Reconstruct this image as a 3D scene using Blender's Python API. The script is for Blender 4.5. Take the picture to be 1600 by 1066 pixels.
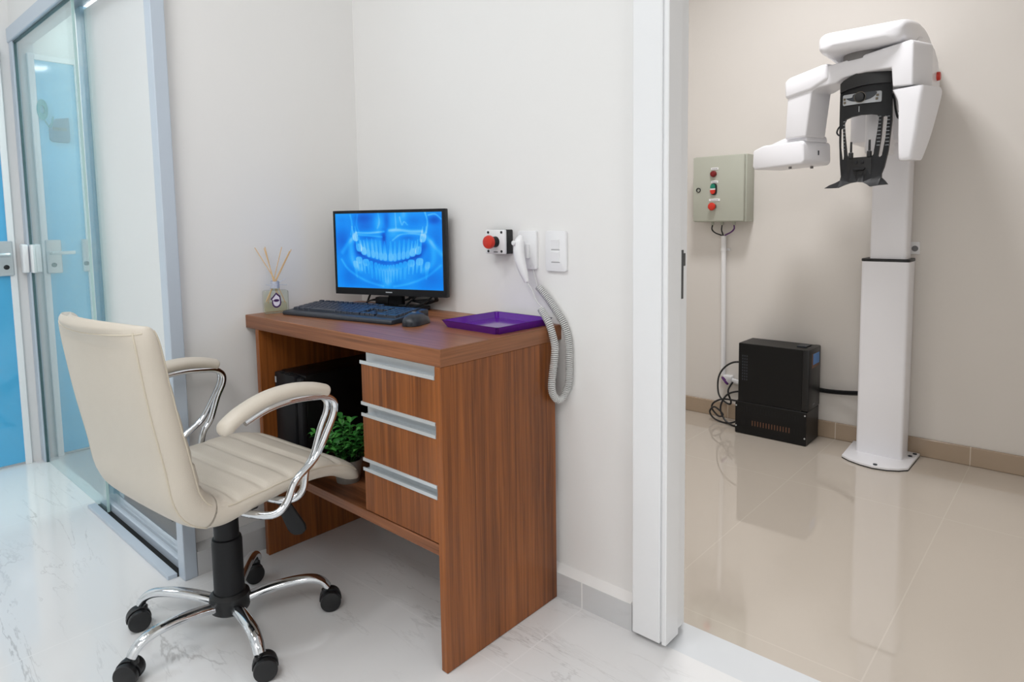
import bpy, bmesh, math, random
import numpy as np
from mathutils import Vector, Matrix

random.seed(7)
R = math.radians
scene = bpy.context.scene
for o in list(bpy.data.objects):
    bpy.data.objects.remove(o)
COL = scene.collection

# ------------------------------------------------------------------ camera
YAW, PITCH, ROLL = R(-41.6157), R(-5.0082), R(-0.8277)
FPX, PX, PY = 1017.3, 809.06, 433.69
cam_d = bpy.data.cameras.new('camera')
cam = bpy.data.objects.new('camera', cam_d)
COL.objects.link(cam)
cam_d.sensor_fit = 'HORIZONTAL'
cam_d.sensor_width = 36.0
cam_d.lens = FPX / 1600 * 36
cam_d.shift_x = (800 - PX) / 1600
cam_d.shift_y = (PY - 533) / 1600
cam_d.clip_start = 0.02
cy_, sy_ = math.cos(YAW), math.sin(YAW)
fwd = Vector((sy_ * math.cos(PITCH), cy_ * math.cos(PITCH), math.sin(PITCH)))
r0 = Vector((cy_, -sy_, 0))
u0 = r0.cross(fwd)
rr = r0 * math.cos(ROLL) + u0 * math.sin(ROLL)
uu = u0 * math.cos(ROLL) - r0 * math.sin(ROLL)
m3 = Matrix((rr, uu, -fwd)).transposed()
cam.matrix_world = Matrix.Translation((1.0571, -0.9307, 1.0279)) @ m3.to_4x4()
scene.camera = cam

# ------------------------------------------------------------------ world, lights, exposure
CEIL = 2.7
world = bpy.data.worlds.new('world')
scene.world = world
world.use_nodes = True
world.node_tree.nodes['Background'].inputs[0].default_value = (0.85, 0.93, 1.0, 1)
world.node_tree.nodes['Background'].inputs[1].default_value = 0.05


def area(name, loc, sx, sy, power, color=(1, 1, 1)):
    d = bpy.data.lights.new(name, 'AREA')
    d.shape = 'RECTANGLE'
    d.size, d.size_y, d.energy, d.color = sx, sy, power, color
    o = bpy.data.objects.new(name, d)
    o.location = loc
    COL.objects.link(o)
    return o


COOL = (0.965, 0.98, 1.0)
area('led_panel_main', (-0.25, -1.15, CEIL - 0.02), 0.6, 0.6, 15, COOL)
area('led_panel_corridor', (-1.5, -1.5, CEIL - 0.02), 0.6, 0.6, 9, (0.82, 0.92, 1.0))
area('led_panel_right', (2.5, -1.2, CEIL - 0.02), 0.24, 0.6, 13, COOL)
area('fill_light_rear', (1.3, -2.0, CEIL - 0.02), 1.2, 0.6, 25, (1.0, 0.985, 0.97))  # added fill behind the camera, lifts the lower wall and shaded floor
lx = area('led_panel_scanner_room', (0.10, 1.2, CEIL - 0.02), 0.32, 0.32, 19, (1.0, 0.995, 1.0))
lx.data.spread = R(150)
area('fill_light_glass_room', (-1.75, 0.5, CEIL - 0.02), 0.5, 0.3, 30, COOL)  # added unseen lamp that brightens the view through the glass

vs = scene.view_settings
vs.view_transform = 'Standard'
vs.look = 'None'
vs.exposure = 0.0
vs.gamma = 1.0
vs.use_curve_mapping = False
scene.cycles.max_bounces = 10
scene.cycles.diffuse_bounces = 5
scene.cycles.transparent_max_bounces = 12


# ------------------------------------------------------------------ helpers
def lin(c):
    return tuple(((v / 255) / 12.92 if v / 255 <= 0.04045 else ((v / 255 + 0.055) / 1.055) ** 2.4) for v in c)


MATS = {}


def mat(name, rgb, rough=0.5, metal=0.0, spec=0.5, coat=0.0, noise=0.0, nscale=20.0, bump=0.0, bscale=200.0):
    m = bpy.data.materials.new(name)
    m.use_nodes = True
    nt = m.node_tree
    b = nt.nodes['Principled BSDF']
    c = lin(rgb) + (1,)
    b.inputs['Base Color'].default_value = c
    b.inputs['Roughness'].default_value = rough
    b.inputs['Metallic'].default_value = metal
    b.inputs['Specular IOR Level'].default_value = spec
    b.inputs['Coat Weight'].default_value = coat
    tc = nt.nodes.new('ShaderNodeTexCoord')
    if noise:
        n = nt.nodes.new('ShaderNodeTexNoise')
        n.inputs['Scale'].default_value = nscale
        n.inputs['Detail'].default_value = 4
        nt.links.new(tc.outputs['Object'], n.inputs['Vector'])
        mx = nt.nodes.new('ShaderNodeMix')
        mx.data_type = 'RGBA'
        mx.inputs[6].default_value = tuple(v * (1 - noise) for v in c[:3]) + (1,)
        mx.inputs[7].default_value = tuple(min(1, v * (1 + noise)) for v in c[:3]) + (1,)
        nt.links.new(n.outputs['Fac'], mx.inputs[0])
        nt.links.new(mx.outputs[2], b.inputs['Base Color'])
    if bump:
        n2 = nt.nodes.new('ShaderNodeTexNoise')
        n2.inputs['Scale'].default_value = bscale
        nt.links.new(tc.outputs['Object'], n2.inputs['Vector'])
        bp = nt.nodes.new('ShaderNodeBump')
        bp.inputs['Strength'].default_value = bump
        bp.inputs['Distance'].default_value = 0.002
        nt.links.new(n2.outputs['Fac'], bp.inputs['Height'])
        nt.links.new(bp.outputs['Normal'], b.inputs['Normal'])
    MATS[name] = m
    return m


def wood(name, axis, dark, light):
    """straight-grained wood, grain running along one axis"""
    m = bpy.data.materials.new(name)
    m.use_nodes = True
    nt = m.node_tree
    b = nt.nodes['Principled BSDF']
    b.inputs['Roughness'].default_value = 0.36
    b.inputs['Specular IOR Level'].default_value = 0.45
    tc = nt.nodes.new('ShaderNodeTexCoord')
    mp = nt.nodes.new('ShaderNodeMapping')
    s = [70, 70, 70]
    s[axis] = 1.6
    mp.inputs['Scale'].default_value = s
    nt.links.new(tc.outputs['Object'], mp.inputs['Vector'])
    n1 = nt.nodes.new('ShaderNodeTexNoise')
    n1.inputs['Scale'].default_value = 1.6
    n1.inputs['Detail'].default_value = 6
    n1.inputs['Roughness'].default_value = 0.65
    n1.inputs['Distortion'].default_value = 0.35
    nt.links.new(mp.outputs['Vector'], n1.inputs['Vector'])
    mp2 = nt.nodes.new('ShaderNodeMapping')
    s2 = [12, 12, 12]
    s2[axis] = 0.7
    mp2.inputs['Scale'].default_value = s2
    nt.links.new(tc.outputs['Object'], mp2.inputs['Vector'])
    n2 = nt.nodes.new('ShaderNodeTexNoise')
    n2.inputs['Scale'].default_value = 1.0
    n2.inputs['Detail'].default_value = 3
    n2.inputs['Distortion'].default_value = 0.8
    nt.links.new(mp2.outputs['Vector'], n2.inputs['Vector'])
    ad = nt.nodes.new('ShaderNodeMath')
    ad.operation = 'MULTIPLY_ADD'
    ad.inputs[1].default_value = 0.6
    nt.links.new(n1.outputs['Fac'], ad.inputs[0])
    ml = nt.nodes.new('ShaderNodeMath')
    ml.operation = 'MULTIPLY'
    ml.inputs[1].default_value = 0.4
    nt.links.new(n2.outputs['Fac'], ml.inputs[0])
    nt.links.new(ml.outputs[0], ad.inputs[2])
    cr = nt.nodes.new('ShaderNodeValToRGB')
    cr.color_ramp.elements[0].position = 0.33
    cr.color_ramp.elements[0].color = lin(dark) + (1,)
    cr.color_ramp.elements[1].position = 0.66
    cr.color_ramp.elements[1].color = lin(light) + (1,)
    nt.links.new(ad.outputs[0], cr.inputs[0])
    nt.links.new(cr.outputs[0], b.inputs['Base Color'])
    bp = nt.nodes.new('ShaderNodeBump')
    bp.inputs['Strength'].default_value = 0.15
    bp.inputs['Distance'].default_value = 0.001
    nt.links.new(n1.outputs['Fac'], bp.inputs['Height'])
    nt.links.new(bp.outputs['Normal'], b.inputs['Normal'])
    return m


def tile_mat(name, base, grout, sx, sy, ox, oy, gw, rough, veins=None, spec=0.5, ior=1.62):
    """polished floor tiles with grout lines in world x/y and optional marble veins"""
    m = bpy.data.materials.new(name)
    m.use_nodes = True
    nt = m.node_tree
    L = nt.links.new
    b = nt.nodes['Principled BSDF']
    b.inputs['Roughness'].default_value = rough
    b.inputs['Specular IOR Level'].default_value = spec
    b.inputs['IOR'].default_value = ior
    tc = nt.nodes.new('ShaderNodeTexCoord')
    sep = nt.nodes.new('ShaderNodeSeparateXYZ')
    L(tc.outputs['Object'], sep.inputs[0])

    def math_(op, a, v=None, v2=None):
        n = nt.nodes.new('ShaderNodeMath')
        n.operation = op
        if hasattr(a, 'links'):
            L(a, n.inputs[0])
        else:
            n.inputs[0].default_value = a
        for k, x in ((1, v), (2, v2)):
            if x is None:
                continue
            if hasattr(x, 'links'):
                L(x, n.inputs[k])
            else:
                n.inputs[k].default_value = x
        return n.outputs[0]

    def line(co, size, off):
        a = math_('SUBTRACT', co, off)
        a = math_('DIVIDE', a, size)
        a = math_('ADD', a, 0.5)
        a = math_('FRACT', a)
        a = math_('SUBTRACT', a, 0.5)
        a = math_('ABSOLUTE', a)
        return math_('LESS_THAN', a, gw / size / 2)
    g = math_('MAXIMUM', line(sep.outputs[0], sx, ox), line(sep.outputs[1], sy, oy))
    n = nt.nodes.new('ShaderNodeTexNoise')
    n.inputs['Scale'].default_value = 1.7
    n.inputs['Detail'].default_value = 5
    L(tc.outputs['Object'], n.inputs['Vector'])
    c = lin(base)
    mx = nt.nodes.new('ShaderNodeMix')
    mx.data_type = 'RGBA'
    mx.inputs[6].default_value = tuple(v * 0.965 for v in c) + (1,)
    mx.inputs[7].default_value = tuple(min(1, v * 1.03) for v in c) + (1,)
    L(n.outputs['Fac'], mx.inputs[0])
    out = mx.outputs[2]
    if veins:
        for sc, seed, wdt, amt, rot in ((1.5, 3.1, 0.010, 0.42, 0.5), (4.2, 9.7, 0.012, 0.30, 0.62)):
            mp = nt.nodes.new('ShaderNodeMapping')
            mp.inputs['Rotation'].default_value = (0, 0, rot)
            mp.inputs['Scale'].default_value = (0.55, 2.4, 1)
            mp.inputs['Location'].default_value = (seed, seed * 0.7, 0)
            L(tc.outputs['Object'], mp.inputs['Vector'])
            v = nt.nodes.new('ShaderNodeTexNoise')
            v.inputs['Scale'].default_value = sc
            v.inputs['Detail'].default_value = 7
            v.inputs['Roughness'].default_value = 0.6
            v.inputs['Distortion'].default_value = 0.6
            L(mp.outputs['Vector'], v.inputs['Vector'])
            d = math_('ABSOLUTE', math_('SUBTRACT', v.outputs['Fac'], 0.5))
            d = math_('SUBTRACT', 1.0, math_('DIVIDE', d, wdt))
            d = math_('MAXIMUM', d, 0.0)
            k = nt.nodes.new('ShaderNodeTexNoise')
            k.inputs['Scale'].default_value = 2.6
            k.inputs['Detail'].default_value = 2
            L(mp.outputs['Vector'], k.inputs['Vector'])
            kk = math_('MULTIPLY', math_('MAXIMUM', math_('SUBTRACT', k.outputs['Fac'], 0.5), 0.0), 5.0)
            kk = math_('MINIMUM', kk, 1.0)
            d = math_('MULTIPLY', math_('MULTIPLY', d, kk), amt)
            m2 = nt.nodes.new('ShaderNodeMix')
            m2.data_type = 'RGBA'
            L(d, m2.inputs[0])
            L(out, m2.inputs[6])
            m2.inputs[7].default_value = lin(veins) + (1,)
            out = m2.outputs[2]
    mg = nt.nodes.new('ShaderNodeMix')
    mg.data_type = 'RGBA'
    L(g, mg.inputs[0])
    L(out, mg.inputs[6])
    mg.inputs[7].default_value = lin(grout) + (1,)
    L(mg.outputs[2], b.inputs['Base Color'])
    return m


def glass_mat(name, tint, ior=1.5, boost=1.0, haze=None, haze_amt=0.0, rough=0.0):
    """thin architectural glass: see-through tint plus Fresnel reflection"""
    m = bpy.data.materials.new(name)
    m.use_nodes = True
    nt = m.node_tree
    nt.nodes.remove(nt.nodes['Principled BSDF'])
    out = nt.nodes['Material Output']
    tr = nt.nodes.new('ShaderNodeBsdfTransparent')
    tr.inputs[0].default_value = tint + (1,)
    gl = nt.nodes.new('ShaderNodeBsdfGlossy')
    gl.inputs['Roughness'].default_value = rough
    # Schlick reflectance from the viewing angle, the same on both faces of the pane
    ge = nt.nodes.new('ShaderNodeNewGeometry')
    dt = nt.nodes.new('ShaderNodeVectorMath')
    dt.operation = 'DOT_PRODUCT'
    nt.links.new(ge.outputs['Incoming'], dt.inputs[0])
    nt.links.new(ge.outputs['Normal'], dt.inputs[1])
    ab = nt.nodes.new('ShaderNodeMath')
    ab.operation = 'ABSOLUTE'
    nt.links.new(dt.outputs['Value'], ab.inputs[0])
    om = nt.nodes.new('ShaderNodeMath')
    om.operation = 'SUBTRACT'
    om.inputs[0].default_value = 1.0
    nt.links.new(ab.outputs[0], om.inputs[1])
    pw = nt.nodes.new('ShaderNodeMath')
    pw.operation = 'POWER'
    pw.inputs[1].default_value = 5.0
    nt.links.new(om.outputs[0], pw.inputs[0])
    f0 = ((ior - 1) / (ior + 1)) ** 2
    fr = nt.nodes.new('ShaderNodeMath')
    fr.operation = 'MULTIPLY_ADD'
    fr.inputs[1].default_value = 1 - f0
    fr.inputs[2].default_value = f0
    nt.links.new(pw.outputs[0], fr.inputs[0])
    mu = nt.nodes.new('ShaderNodeMath')
    mu.operation = 'MULTIPLY'
    mu.inputs[1].default_value = boost
    mu.use_clamp = True
    nt.links.new(fr.outputs[0], mu.inputs[0])
    mx = nt.nodes.new('ShaderNodeMixShader')
    nt.links.new(mu.outputs[0], mx.inputs[0])
    base = tr.outputs[0]
    if haze_amt:
        df = nt.nodes.new('ShaderNodeBsdfDiffuse')
        df.inputs[0].default_value = haze + (1,)
        m0 = nt.nodes.new('ShaderNodeMixShader')
        m0.inputs[0].default_value = haze_amt
        nt.links.new(tr.outputs[0], m0.inputs[1])
        nt.links.new(df.outputs[0], m0.inputs[2])
        base = m0.outputs[0]
    nt.links.new(base, mx.inputs[1])
    nt.links.new(gl.outputs[0], mx.inputs[2])
    nt.links.new(mx.outputs[0], out.inputs['Surface'])
    return m


def tag(o, label=None, cat=None, group=None, kind=None):
    if label:
        o['label'] = label
    if cat:
        o['category'] = cat
    if group:
        o['group'] = group
    if kind:
        o['kind'] = kind
    return o


def thing(name, loc=(0, 0, 0), rz=0.0, label=None, cat=None, group=None, kind=None):
    o = bpy.data.objects.new(name, None)
    o.empty_display_size = 0.1
    COL.objects.link(o)
    o.location = loc
    o.rotation_euler = (0, 0, rz)
    return tag(o, label, cat, group, kind)


def smooth_angle(me, ang=35):
    me.polygons.foreach_set('use_smooth', [True] * len(me.polygons))
    bm = bmesh.new()
    bm.from_mesh(me)
    for e in bm.edges:
        if len(e.link_faces) == 2:
            if e.calc_face_angle(0) > R(ang):
                e.smooth = False
        else:
            e.smooth = False
    bm.to_mesh(me)
    bm.free()


def obj(name, bm, m, parent=None, label=None, ang=35, kind=None):
    bmesh.ops.recalc_face_normals(bm, faces=bm.faces[:])
    me = bpy.data.meshes.new(name)
    bm.to_mesh(me)
    bm.free()
    smooth_angle(me, ang)
    for mm in (m if isinstance(m, (list, tuple)) else [m]):
        me.materials.append(mm)
    o = bpy.data.objects.new(name, me)
    COL.objects.link(o)
    if parent is not None:
        o.parent = parent
    if label:
        o['label'] = label
    if kind:
        o['kind'] = kind
    return o


def NB():
    return bmesh.new()


def merge(bm, other):
    me = bpy.data.meshes.new('tmp')
    other.to_mesh(me)
    other.free()
    bm.from_mesh(me)
    bpy.data.meshes.remove(me)
    return bm


def box(bm, x0, x1, y0, y1, z0, z1, bev=0.0, seg=2, M=None):
    b = bmesh.new()
    bmesh.ops.create_cube(b, size=1)
    for v in b.verts:
        v.co = Vector(((x0 + x1) / 2 + v.co.x * (x1 - x0), (y0 + y1) / 2 + v.co.y * (y1 - y0), (z0 + z1) / 2 + v.co.z * (z1 - z0)))
    if bev:
        bmesh.ops.bevel(b, geom=b.edges[:], offset=bev, segments=seg, profile=0.5, affect='EDGES')
    if M is not None:
        bmesh.ops.transform(b, matrix=M, verts=b.verts[:])
    return merge(bm, b)


def cyl(bm, p0, p1, r0, r1=None, seg=24, bev=0.0, caps=True):
    p0, p1 = Vector(p0), Vector(p1)
    r1 = r0 if r1 is None else r1
    d = p1 - p0
    b = bmesh.new()
    bmesh.ops.create_cone(b, cap_ends=caps, segments=seg, radius1=r0, radius2=r1, depth=d.length)
    if bev:
        es = [e for e in b.edges if abs(e.verts[0].co.z - e.verts[1].co.z) < 1e-6]
        bmesh.ops.bevel(b, geom=es, offset=bev, segments=2, profile=0.5, affect='EDGES')
    M = Matrix.Translation((p0 + p1) / 2) @ d.to_track_quat('Z', 'Y').to_matrix().to_4x4()
    bmesh.ops.transform(b, matrix=M, verts=b.verts[:])
    return merge(bm, b)


def spline(pts, n=8, closed=False):
    """Catmull-Rom through the points"""
    P = [Vector(p) for p in pts]
    out = []
    N = len(P)
    rng = range(N) if closed else range(N - 1)
    for i in rng:
        if closed:
            a, b, c, d = P[(i - 1) % N], P[i], P[(i + 1) % N], P[(i + 2) % N]
        else:
            a, b, c, d = P[max(i - 1, 0)], P[i], P[i + 1], P[min(i + 2, N - 1)]
        for k in range(n):
            t = k / n
            out.append(0.5 * ((2 * b) + (c - a) * t + (2 * a - 5 * b + 4 * c - d) * t * t + (3 * b - a - 3 * c + d) * t ** 3))
    if not closed:
        out.append(P[-1].copy())
    return out


def frames(path):
    """parallel-transport frames along a path"""
    T = []
    n = len(path)
    for i in range(n):
        a = path[max(i - 1, 0)]
        b = path[min(i + 1, n - 1)]
        T.append((b - a).normalized())
    up = Vector((0, 0, 1)) if abs(T[0].z) < 0.9 else Vector((1, 0, 0))
    N = (up - T[0] * up.dot(T[0])).normalized()
    out = []
    for i in range(n):
        N = (N - T[i] * N.dot(T[i])).normalized()
        out.append((path[i], T[i], N, T[i].cross(N)))
    return out


def tube(bm, path, r, seg=10, rn=None, cap=True):
    """sweep a (possibly elliptical, possibly varying) section along a path.  r: along N, rn: along B"""
    fr = frames([Vector(p) for p in path])
    n = len(fr)
    rings = []
    for i, (p, T, N, B) in enumerate(fr):
        a = r(i / (n - 1)) if callable(r) else r
        b = (rn(i / (n - 1)) if callable(rn) else rn) if rn is not None else a
        rings.append([bm.verts.new(p + N * (a * math.cos(2 * math.pi * k / seg)) + B * (b * math.sin(2 * math.pi * k / seg))) for k in range(seg)])
    for i in range(n - 1):
        for k in range(seg):
            bm.faces.new((rings[i][k], rings[i][(k + 1) % seg], rings[i + 1][(k + 1) % seg], rings[i + 1][k]))
    if cap:
        bm.faces.new(rings[0])
        bm.faces.new(rings[-1])
    return bm


def lathe(bm, prof, center=(0, 0, 0), seg=32, M=None):
    b = bmesh.new()
    rings = []
    for (r, z) in prof:
        if r < 1e-6:
            rings.append([b.verts.new((0, 0, z))])
        else:
            rings.append([b.verts.new((r * math.cos(2 * math.pi * k / seg), r * math.sin(2 * math.pi * k / seg), z)) for k in range(seg)])
    for A, B in zip(rings, rings[1:]):
        for k in range(seg):
            q = [A[k % len(A)], A[(k + 1) % len(A)], B[(k + 1) % len(B)], B[k % len(B)]]
            q2 = []
            for v in q:
                if v not in q2:
                    q2.append(v)
            if len(q2) > 2:
                b.faces.new(q2)
    T = Matrix.Translation(center)
    bmesh.ops.transform(b, matrix=(T @ M) if M is not None else T, verts=b.verts[:])
    return merge(bm, b)


def prism(bm, poly, depth, M, bev=0.0, seg=3, holes=(), front_bev_only=False):
    """2-D polygon (u, w) pushed back by depth along local +Y after mapping (u, y, w)"""
    b = bmesh.new()
    es = []
    for ring in [poly] + list(holes):
        vs = [b.verts.new((p[0], 0, p[1])) for p in ring]
        for i in range(len(vs)):
            es.append(b.edges.new((vs[i], vs[(i + 1) % len(vs)])))
    if holes:
        bmesh.ops.triangle_fill(b, use_beauty=True, use_dissolve=False, edges=es)
    else:
        b.faces.new(b.verts[:])
    ex = bmesh.ops.extrude_face_region(b, geom=b.faces[:])
    vs = [g for g in ex['geom'] if isinstance(g, bmesh.types.BMVert)]
    bmesh.ops.translate(b, vec=(0, depth, 0), verts=vs)
    bmesh.ops.recalc_face_normals(b, faces=b.faces[:])
    if bev:
        eb = [e for e in b.edges if e.calc_face_angle(0) > R(12)]
        bmesh.ops.bevel(b, geom=eb, offset=bev, segments=seg, profile=0.5, affect='EDGES', clamp_overlap=True)
    bmesh.ops.transform(b, matrix=M, verts=b.verts[:])
    return merge(bm, b)


def rrect(x0, x1, z0, z1, r, n=5):
    out = []
    for cx, cz, a0 in ((x1 - r, z1 - r, 0), (x0 + r, z1 - r, 90), (x0 + r, z0 + r, 180), (x1 - r, z0 + r, 270)):
        for k in range(n + 1):
            a = R(a0 + 90 * k / n)
            out.append((cx + r * math.cos(a), cz + r * math.sin(a)))
    return out


def smooth2(pts, n=5):
    return [(p.x, p.z) for p in spline([(a, 0, b) for a, b in pts], n, closed=True)]


def struct(name, bm, m, parent=None, label=None, ang=35):
    o = obj(name, bm, m, parent, None, ang)
    if parent is None:
        o['kind'] = 'structure'
        if label:
            o['label'] = label
    return o


I4 = Matrix.Identity(4)

# ------------------------------------------------------------------ materials
M_wall = mat('painted_wall', (236, 235, 233), 0.55, noise=0.012, nscale=3, bump=0.05, bscale=120)
M_xwall = mat('beige_wall', (222, 217, 211), 0.6, noise=0.012, nscale=3, bump=0.05, bscale=120)
M_white = mat('white_paint', (238, 239, 240), 0.3, noise=0.006, nscale=8)
M_ceil = mat('ceiling_paint', (238, 238, 238), 0.8, noise=0.005, nscale=4)
M_floor = tile_mat('marble_tiles', (232, 232, 232), (236, 236, 236), 0.9, 0.9, 0.085, 0.097, 0.004, 0.09, veins=(118, 112, 110))
M_xfloor = tile_mat('beige_tiles', (196, 186, 174), (203, 194, 182), 0.515, 1.03, 0.2, 1.61, 0.0035, 0.035, spec=0.9, ior=1.8)
M_base = tile_mat('marble_skirting', (208, 209, 210), (238, 238, 236), 0.9, 50, 0.083, 20, 0.004, 0.2, veins=(150, 146, 144))
M_xbase = tile_mat('beige_skirting', (168, 148, 126), (200, 186, 168), 0.515, 50, 0.2, 20, 0.004, 0.2)
M_sill = mat('white_marble_sill', (216, 219, 222), 0.15, noise=0.012, nscale=6)
M_wood_v = wood('wood_vertical', 2, (84, 42, 14), (164, 96, 44))
M_wood_h = wood('wood_along', 0, (96, 54, 29), (166, 108, 72))
M_wood_y = wood('wood_across', 1, (92, 54, 30), (156, 102, 68))
M_alu = mat('aluminium', (214, 219, 222), 0.32, 0.5, noise=0.02, nscale=30)
M_alu_paint = mat('pale_frame', (196, 207, 219), 0.35, 0.15, noise=0.01, nscale=10)
M_alu_grey = mat('grey_frame_side', (150, 158, 166), 0.4, 0.2, noise=0.01, nscale=10)
M_chrome = mat('chrome', (225, 228, 232), 0.06, 1.0, noise=0.01, nscale=10)
M_leather = mat('cream_leather', (207, 198, 184), 0.42, noise=0.02, nscale=25, bump=0.22, bscale=420)
M_seam = mat('seam_thread', (206, 196, 178), 0.6, noise=0.02, nscale=50)
M_black = mat('black_plastic', (20, 21, 23), 0.42, noise=0.05, nscale=40)
M_black_soft = mat('black_soft_plastic', (21, 22, 25), 0.5, spec=0.35, noise=0.05, nscale=60)
M_black_gloss = mat('black_gloss', (12, 12, 14), 0.38, noise=0.03, nscale=30)
M_case = mat('black_sheet_metal', (10, 10, 11), 0.4, spec=0.3, noise=0.06, nscale=50)
M_slot = mat('slot_dark', (4, 4, 4), 0.8, noise=0.02, nscale=20)
M_dark_grey = mat('dark_grey_plastic', (44, 50, 58), 0.4, noise=0.04, nscale=60)
M_key = mat('key_plastic', (38, 46, 60), 0.38, noise=0.04, nscale=60)
M_mouse = mat('mouse_plastic', (34, 39, 46), 0.33, noise=0.04, nscale=60)
M_wplastic = mat('white_plastic', (236, 236, 237), 0.32, noise=0.006, nscale=20)
M_cord = mat('grey_cord_plastic', (208, 208, 206), 0.4, noise=0.01, nscale=40)
M_machine = mat('machine_white', (236, 236, 240), 0.3, noise=0.006, nscale=6)
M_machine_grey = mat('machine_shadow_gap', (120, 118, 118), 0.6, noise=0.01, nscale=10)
M_red = mat('red_button', (205, 48, 30), 0.3, noise=0.03, nscale=60)
M_darkred = mat('red_lamp', (120, 14, 16), 0.2, noise=0.03, nscale=60)
M_green = mat('green_button', (16, 128, 104), 0.35, noise=0.03, nscale=60)
M_cab = mat('cabinet_greygreen', (182, 184, 171), 0.45, noise=0.012, nscale=30)
M_purple = mat('purple_acrylic', (92, 22, 146), 0.12, spec=0.6, noise=0.03, nscale=8)
M_tagpurple = mat('purple_print', (58, 16, 84), 0.5, noise=0.03, nscale=60)
M_tagwhite = mat('white_card', (228, 224, 240), 0.6, noise=0.01, nscale=60)
M_reed = mat('rattan_reed', (226, 190, 140), 0.7, noise=0.08, nscale=120)
M_ribbon = mat('patterned_ribbon', (190, 196, 212), 0.6, noise=0.3, nscale=160)
M_leaf = mat('leaf_green', (46, 112, 44), 0.45, noise=0.25, nscale=22)
M_leaf2 = mat('leaf_light_green', (74, 144, 62), 0.45, noise=0.2, nscale=22)
M_pot = mat('grey_pot', (150, 146, 140), 0.6, noise=0.05, nscale=30)
M_soil = mat('soil', (40, 30, 22), 0.9, noise=0.2, nscale=80)
M_blue = mat('blue_glass_film', (84, 176, 222), 0.04, spec=0.8, noise=0.008, nscale=2)
M_teal = mat('teal_disc', (0, 128, 136), 0.5, spec=0.1, noise=0.03, nscale=20)
M_sign = mat('blue_grey_plaque', (30, 84, 122), 0.5, spec=0.1, noise=0.02, nscale=20)
M_signdark = mat('plaque_edge', (10, 24, 34), 0.4, noise=0.02, nscale=20)
M_steel = mat('brushed_steel', (205, 210, 214), 0.3, 0.7, noise=0.04, nscale=80)
M_reflection_strip = mat('blue_reflection_strip', (140, 182, 208), 0.4, noise=0.01, nscale=10)  # the blue door's reflection is put into this colour
M_gasket = mat('dark_green_seal', (66, 96, 100), 0.5, noise=0.02, nscale=20)
M_strike = mat('dark_steel', (92, 94, 96), 0.35, 0.6, noise=0.04, nscale=60)
M_panel = mat('white_blind_panel', (248, 248, 248), 0.6, noise=0.006, nscale=3)
M_text = mat('grey_print', (120, 120, 122), 0.6, noise=0.02, nscale=60)
M_lightgrey = mat('light_grey_print', (176, 180, 184), 0.4, noise=0.02, nscale=60)
M_violet_wire = mat('violet_wire', (92, 44, 112), 0.5, noise=0.05, nscale=60)
M_gold = mat('gold_print', (104, 96, 80), 0.35, 0.3, noise=0.05, nscale=60)
M_copper = mat('copper_winding', (110, 74, 52), 0.45, 0.3, noise=0.15, nscale=60)
M_lcd = mat('blue_sticker', (44, 122, 196), 0.3, noise=0.15, nscale=60)
M_pane = glass_mat('aqua_glass', (0.80, 0.925, 0.93), 1.5, 1.7, (0.76, 0.92, 0.93), 0.16)
M_pane2 = glass_mat('clear_glass', (0.99, 0.995, 0.995), 1.5, 1.0)
M_bottle = glass_mat('bottle_glass', (0.93, 0.95, 0.90), 1.5, 1.2)
M_edge = mat('glass_edge_green', (176, 206, 204), 0.15, noise=0.03, nscale=10)
M_liquid = glass_mat('diffuser_oil', (0.955, 0.94, 0.86), 1.4, 0.5)

# ------------------------------------------------------------------ the setting
YW = 0.43        # face of the back wall
XL = -0.898      # face of the short left wall
YF = 2.235       # far wall of the scanner room
XE = -2.40       # end wall of the corridor
DX0, DX1, DTOP = 0.315, 1.22, 2.12

b = NB(); box(b, -2.6, 3.8, -2.8, 0.41, -0.1, 0)
struct('floor', b, M_floor, label='white marble tile floor of the front room')
b = NB(); box(b, -1.3, 1.75, 0.522, YF + 0.15, -0.1, 0)
struct('floor_far', b, M_xfloor, label='glossy beige tile floor of the scanner room')
b = NB(); box(b, DX0 - 0.02, DX1 + 0.02, 0.41, 0.522, -0.1, 0.0)
struct('trim_1', b, M_sill, label='white marble threshold strip under the doorway')
b = NB(); box(b, -2.75, 3.95, -2.95, YF + 0.15, CEIL, CEIL + 0.1)
struct('ceiling', b, M_ceil)
# back wall with the doorway
b = NB()
box(b, XL - 0.12, DX0, YW, 0.522, -0.1, CEIL)
box(b, DX1, 3.8, YW, 0.522, -0.1, CEIL)
box(b, DX0, DX1, YW, 0.522, DTOP, CEIL)
struct('wall_back', b, M_wall, label='white wall behind the desk with the doorway')
b = NB(); box(b, XL - 0.10, XL, -0.195, YW, -0.1, CEIL)
struct('wall_left', b, M_wall, label='short pale wall at the left end of the desk')
b = NB(); box(b, XE - 0.12, XE, -2.8, 1.2, -0.1, CEIL)
struct('wall_end', b, M_wall, label='corridor end wall with the blue door')
b = NB(); box(b, XE, XL - 0.10, 0.95, 1.05, -0.1, CEIL)
struct('wall_glass_room', b, M_wall, label='white wall behind the glass partition')
b = NB(); box(b, XL - 0.12, XL - 0.10, YW, 0.95, -0.1, CEIL)
struct('wall_glass_room_side', b, M_wall)
b = NB(); box(b, XE, XL - 0.10, -0.19, 0.95, -0.1, 0.0)
struct('floor_glass_room', b, M_floor)
b = NB(); box(b, XE, XL, -0.232, -0.195, 1.86, CEIL)
struct('wall_over_glass', b, M_wall, label='white wall above the glass door')
b = NB(); box(b, 3.6, 3.8, -2.8, YW, -0.1, CEIL)
struct('wall_right', b, M_wall)
b = NB(); box(b, -2.6, 3.8, -2.95, -2.8, -0.1, CEIL)
struct('wall_front', b, M_wall)
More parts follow.
